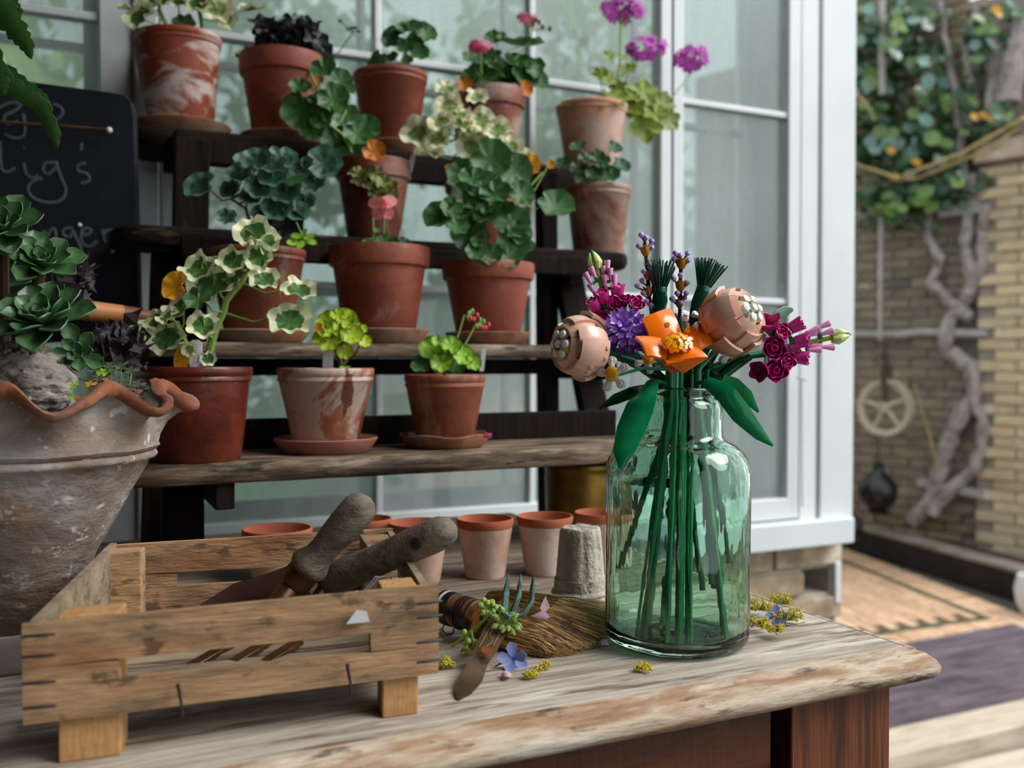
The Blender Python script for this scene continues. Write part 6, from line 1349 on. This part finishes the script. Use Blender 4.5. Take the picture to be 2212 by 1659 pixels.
def spike(label, root, tip, cones, cups, tipc, neck, bottom, ax2, o, nm='brick_snapdragon'):
    t = thing(nm, label, 'flower', F(*root, o)); R0_, T0_ = F(*root, o), F(*tip, o); ax_ = (T0_-R0_).normalized()
    obj('spike_stem', MB().tube([R0_, R0_.lerp(T0_, .9)], [.0026, .0024], 10), p_olv, t)
    cn = MB()
    for (x, y) in cones:
        C_ = F(x, y, o-.004+rnd(-.004, .004)); q = R0_+ax_*(C_-R0_).dot(ax_); outd = (C_-q).normalized(); a = (ax_*.93+outd*.22).normalized(); L_ = 27*pxm
        obj('bud', cyl(MB(), C_-a*L_*.5, a, 4.2*pxm, L_, 16, 7.6*pxm), p_pnk, t); cyl(cn, C_-a*L_*.66, a, 4.6*pxm, L_*.2, 10); cn.tube([C_-a*L_*.62, q-ax_*.004], .0016, 6)
    for (x, y, R_) in cups:
        C_ = F(x, y, o-.008); q = R0_+ax_*(C_-R0_).dot(ax_); outd = (C_-q+cdir(0, 0, .3)*.01).normalized(); a = (ax_*.9+outd*.45).normalized(); r = R_*pxm
        m = MB(); w = lambda an, rr, z: (0, (r*.22*(1 if sin(6*an) > .1 else 0) if z > r*.8 else 0)); m.lathe([(r*.55, -.75*r), (r*.78, -.6*r), (r*.95, .85*r), (r*.80, .85*r), (r*.66, -.4*r), (.0001, -.4*r), ], 48, frame(C_, a, Zv), w); cup_ = obj('cup', m, p_mag2, t)
        obj('cup_inner', cyl(MB(), C_-a*r*.3, a, r*.45, r*1.15, 16), p_mag2, cup_)
        obj('cup_base', cyl(MB(), C_-a*r*1.3, a, r*.62, r*.6, 8, r*.8), p_sg, t); cn.tube([C_-a*r*1.2, q-ax_*.003], .002, 6)
    obj('clips', cn, p_sg, t)
    for k in range(4):
        a = k*pi/2+.4; s1, s2 = ax_.cross(Fv).normalized(), ax_.cross(ax_.cross(Fv)).normalized(); od = s1*cos(a)+s2*sin(a); b = T0_-ax_*.012+od*.0034
        obj('tip_leaf', MB().tube([b, b+ax_*.006+od*.0012, b+ax_*.011, b+ax_*.016-od*.001], [.0022, .0034, .0026, .0006], 8), p_lime, t)
    obj('tip', MB().tube([T0_-ax_*.004, T0_+ax_*.003, T0_+ax_*.006], [.0016, .0024, .0012], 8), p_sg, t)
    stemto(t, R0_, neck, bottom)
spike('pink and magenta plastic brick snapdragon spike rising behind the left peony', (1318, 680), (1281, 554), [(1281, 588), (1312, 575), (1270, 600), (1304, 587), (1306, 606), (1327, 606), (1279, 624), (1318, 592)], [(1303, 643, 17), (1334, 631, 17), (1284, 660, 16), (1318, 654, 14)], 0, (1460, .01), (1335, 1228, .0), None, .03)
spike('pink and magenta plastic brick snapdragon spike pointing right over the window frame', (1690, 750), (1824, 724), [(1757, 713), (1780, 703), (1787, 718), (1762, 748), (1789, 750), (1760, 756), (1752, 722)], [(1719, 704, 17), (1730, 737, 18), (1730, 773, 17), (1716, 752, 13)], 0, (1525, .012), (1540, 1262, .02), None, .03)
# ---- lavender
def lotus(t, C_, r, ax_):
    w = lambda a, rr, z: (rr*.1*cos(6*a) if z > r*.5 else 0, r*.45*abs(cos(3*a)) if z > r*.8 else 0)
    m = MB(); m.lathe([(.0001, -.5*r), (r*.4, -.5*r), (r*.8, .1*r), (r*.85, .5*r), (r*1.05, .9*r), (r*.9, .9*r), (r*.6, .1*r), (.0001, 0)], 36, frame(C_, ax_, Zv), w); obj('crown', m, p_gold, t)
def lavender(label, knobs, crowns, stemp, o, neck, bottom):
    t = thing('brick_lavender', label, 'flower', F(*stemp[0], o)); obj('stalk', MB().tube([F(x, y, o) for x, y in stemp], .0019, 8), p_brn, t)
    ax_ = (F(*stemp[-1], o)-F(*stemp[0], o)).normalized()
    for x, y in knobs:
        C_ = F(x, y, o-.004+rnd(-.003, .003)); q = F(*stemp[0], o)+ax_*(C_-F(*stemp[0], o)).dot(ax_); a = (ax_+(C_-q).normalized()*.5).normalized(); m = MB(); r = 6.6*pxm
        m.lathe([(.0001, -r*.9), (r*.6, -r*.85), (r*.75, -r*.2), (r*.98, -r*.1), (r*1.0, r*.35), (r*.8, r*.6), (r*.6, r*.95), (.0001, r*1.0)], 14, frame(C_, a, Zv)); obj('floret', m, p_lav, t)
        obj('floret_arm', MB().tube([C_-a*r*.8, q-ax_*.007], .0008, 6), p_brn, t)
    for x, y, R_ in crowns: lotus(t, F(x, y, o-.002), R_*pxm, ax_)
    stemto(t, F(*stemp[0], o), neck, bottom, .0024)
lavender('lavender plastic brick spike with gold crowns, tallest and left of two green tufts', [(1385, 508), (1395, 514), (1407, 521), (1380, 532), (1407, 535), (1391, 587), (1377, 618), (1387, 607), (1390, 634), (1397, 652), (1407, 660), (1403, 572)], [(1395, 547, 13), (1402, 634, 12), (1400, 600, 11)], [(1410, 690), (1402, 640), (1398, 580), (1393, 525)], .035, (1470, .02), (1436, 1345))
lavender('lavender plastic brick spike with gold crowns between the two green tufts', [(1459, 547), (1469, 552), (1485, 548), (1456, 560), (1486, 563), (1470, 595), (1456, 602), (1484, 612), (1463, 634), (1452, 646), (1478, 644), (1482, 634), (1470, 655)], [(1472, 575, 14), (1470, 623, 13), (1468, 660, 11)], [(1468, 690), (1470, 640), (1470, 600), (1472, 560)], .035, (1485, .02), (1490, 1403))
# ---- green grass tufts
def tuft(label, col_, tipx, bot, o, neck, bottom, lean):
    t = thing('brick_grass_tuft', label, 'plant', F(*bot, o)); C_ = F(*col_, o); B_ = F(*bot, o); ax_ = (C_-B_).normalized(); s1 = ax_.cross(Fv).normalized(); s2 = ax_.cross(s1); m = MB()
    for k in range(70):
        a = k*2.4; f = math.sqrt((k+.5)/70); od = s1*cos(a)+s2*sin(a); L_ = rnd(58, 76)*pxm*(1-.15*f)
        P0_ = C_+od*f*.0052; m.tube([P0_, P0_+ax_*L_*.5+od*L_*.20*f, P0_+ax_*L_+od*L_*.42*f], .0006, 5)
    obj('blades', m, p_dg, t, kind='stuff')
    obj('collar', MB().lathe([(.0055, -.0022), (.0066, -.002), (.0068, .0018), (.0062, .003), (.0048, .003)], 24, frame(C_, ax_, Zv), close=True), p_dg, t)
    m = MB()
    for k in range(24):
        a = 2*pi*k/24; od = s1*cos(a)+s2*sin(a); m.tube([C_+od*.0056, C_.lerp(B_, .4)+od*.0066, B_+od*.0035], .0008, 5)
    obj('lower_blades', m, p_dg, t, kind='stuff'); obj('body', MB().tube([C_, B_], [.0052, .003], 14), p_dg, t)
    stemto(t, B_, neck, bottom)
tuft('dark green plastic grass tuft, left of the two behind the bouquet', (1426, 627), 0, (1424, 690), .03, (1465, .0), (1518, 1275, -.01), 0)
tuft('dark green plastic grass tuft, right of the two behind the bouquet', (1519, 625), 0, (1496, 700), .03, (1500, .01), (1545, 1270, .03), 0)
# ---- daisies
def daisy(label, disc, ax_, R_, o, neck, bottom, n=5, lob=1.0, start=0):
    C_ = F(*disc, o); a_ = cdir(*ax_); t = thing('brick_daisy', label, 'flower', C_); T = frame(C_, a_, Zv); r = R_*pxm
    obj('disc', MB().lathe([(.0001, r*.62), (r*.6, r*.56), (r*.92, r*.36), (r, r*.2), (r*.9, -r*.25), (.0001, -r*.3)], 28, T), p_yel, t)
    for k in range(n):
        b = start+2*pi*k/n; u = V((cos(b), sin(b), -.12)); P0_ = T @ (u*r*.7); P1_ = T @ (u*r*1.45); P2_ = T @ (u*r*1.75)
        m = MB(); m.tube([P0_, P1_], [r*.36, r*.42], 12); m.lathe([(.0001, -r*.5), (r*.5, -r*.48), (r*.58, -r*.1), (r*.58, r*.15), (r*.36, r*.22), (r*.34, r*.45), (.0001, r*.47)], 14, frame(P2_, a_, Zv)); obj('petal', m, p_wht, t)
    bk = C_-a_*r*1.2; obj('calyx', MB().tube([C_-a_*r*.2, bk], [r*.5, r*.3], 10), p_tan, t); stemto(t, bk, neck, bottom, .0016, p_g)
    return t
daisy('white plastic brick daisy with yellow disc low at the left of the bouquet', (1322, 808), (-.62, .10, .75), 17, -.02, (1450, -.012), (1345, 1396), start=.5)
daisy('white plastic brick daisy tucked under the left of the orange blossom', (1400, 778), (.15, .55, .6), 14, -.005, (1462, -.018), (1432, 1408), 5, start=.9)
daisy('white plastic brick daisy under the right peony with tan joints', (1583, 762), (.55, -.45, .5), 15, -.002, (1510, -.012), (1592, 1388), 5, start=.2)
daisy('white plastic brick daisy squeezed between orange blossom and right peony', (1520, 690), (.3, .3, .8), 13, .02, (1495, .0), (1500, 1405), 5)
# ---- long leaves
def bleaf(label, pts, ws, o, side, root_neck, th=.0016, cup=.12, mt=p_gt):
    P = [pt(x, y, d=VD+oo) for (x, y), oo in zip(pts, o)]; fine = []; wf_ = []
    for i in range(len(P)-1):
        for s in range(4):
            u = s/4; fine.append(P[i].lerp(P[i+1], u)); wf_.append((ws[i]*(1-u)+ws[i+1]*u)*pxm)
    fine.append(P[-1]); wf_.append(ws[-1]*pxm)
    t = thing('brick_leaf', label, 'leaf', P[0]); obj('blade', MB().blade(fine, wf_, cdir(*side), th, cup), mt, t, ang=60)
    N_ = keep(F(root_neck, 860, 0), .026); obj('stem', MB().tube([P[0], P[0].lerp(N_, .5)+V((0, 0, .006)), N_, N_-V((0, 0, .05))], .002, 8), p_dg, t)
bleaf('broad green plastic leaf drooping over the left front of the vase', [(1410, 822), (1388, 862), (1362, 925), (1346, 975), (1341, 1012)], [26, 58, 60, 44, 6], [-.035, -.055, -.062, -.068, -.07], (1, .35, .25), 1455)
bleaf('long green plastic leaf drooping over the right shoulder of the vase', [(1525, 824), (1568, 850), (1602, 895), (1640, 938), (1668, 962)], [24, 44, 44, 26, 5], [-.03, -.035, -.035, -.03, -.025], (.6, .8, .1), 1490)
bleaf('short green plastic leaf above the long one at the right of the vase', [(1558, 818), (1585, 832), (1612, 856), (1637, 889)], [22, 34, 32, 5], [-.01, .0, .01, .02], (.5, .85, .2), 1505)
bleaf('dark green plastic leaf pointing left behind the vase neck', [(1400, 838), (1365, 848), (1330, 862), (1294, 882)], [18, 26, 24, 4], [.02, .03, .035, .04], (.35, .9, .2), 1450, mt=p_dg)
bleaf('pale green plastic leaf standing behind the magenta roses', [(1655, 700), (1680, 682), (1698, 672), (1712, 668)], [10, 26, 24, 8], [.03, .03, .03, .03], (-.3, .9, .4), 1520, mt=p_egl)
bleaf('small mid green plastic leaf under the orange blossom', [(1440, 812), (1455, 800), (1480, 800), (1500, 806)], [10, 34, 34, 6], [.02, .02, .02, .02], (0, .9, .3), 1470)
bleaf('sand green plastic leaf hanging right of the orange blossom', [(1500, 770), (1488, 790), (1486, 812), (1490, 830)], [12, 30, 28, 6], [.04, .04, .03, .03], (1, .1, .2), 1490, mt=p_sg)
# branching green connectors in the crown of the bouquet
t = thing('brick_branch', 'dark green plastic branch joints filling the middle of the bouquet', 'branch', F(1470, 830))
for (a, b, c) in (((1300, 755), (1380, 790), (1440, 832)), ((1380, 745), (1400, 790), (1450, 835)), ((1560, 790), (1525, 815), (1500, 838)), ((1600, 740), (1570, 800), (1520, 835)), ((1545, 760), (1520, 800), (1505, 836)), ((1620, 770), (1590, 790), (1540, 828)), ((1420, 700), (1440, 770), (1462, 836)), ((1500, 720), (1500, 780), (1490, 836))):
    oo = rnd(.0, .03); e = keep(F(c[0], 866, oo*.4), .026); obj('branch', MB().tube([F(*a, oo), F(*b, oo), F(*c, oo*.6), e, e-V((0, 0, .03))], [.0036, .0042, .0042, .0036, .003], 10), p_dg, t)
for x, y in ((1515, 790), (1530, 800), (1505, 805), (1490, 815), (1520, 815), (1540, 812), (1450, 815), (1420, 800)):
    obj('clip', cyl(MB(), F(x, y, .005), cdir(rnd(-.6, .6), rnd(-.2, .8), .6), .0038, .008, 10), p_dg, t)

t = thing('loose_stems', 'pale green ribbed plastic stems standing free among the darker ones in the vase', 'stem', F(1450, 880))
for n_, b_, r in ((1456, (1430, 1410), .0024), (1442, (1328, 1392), .0016), (1450, (1402, 1352), .0020), (1512, (1594, 1390), .0016), (1478, (1474, 1412), .0024), (1530, (1560, 1300, .02), .0026)):
    N_ = keep(F(n_, 850, rnd(-.008, .008)), .026); B_ = keep(pt(b_[0], b_[1], z=TZ+.0115), .052) if len(b_) == 2 else keep(F(*b_), .052)
    P = [N_.lerp(B_, i/10) for i in range(11)]
    m = MB()
    for k in range(3): a = 2.1*k; m.tube([p+Rv*cos(a)*r*.55+Fh*sin(a)*r*.55 for p in P], r*.5, 6)
    obj('stem', m, p_stl if len(b_) == 2 else p_st, t)
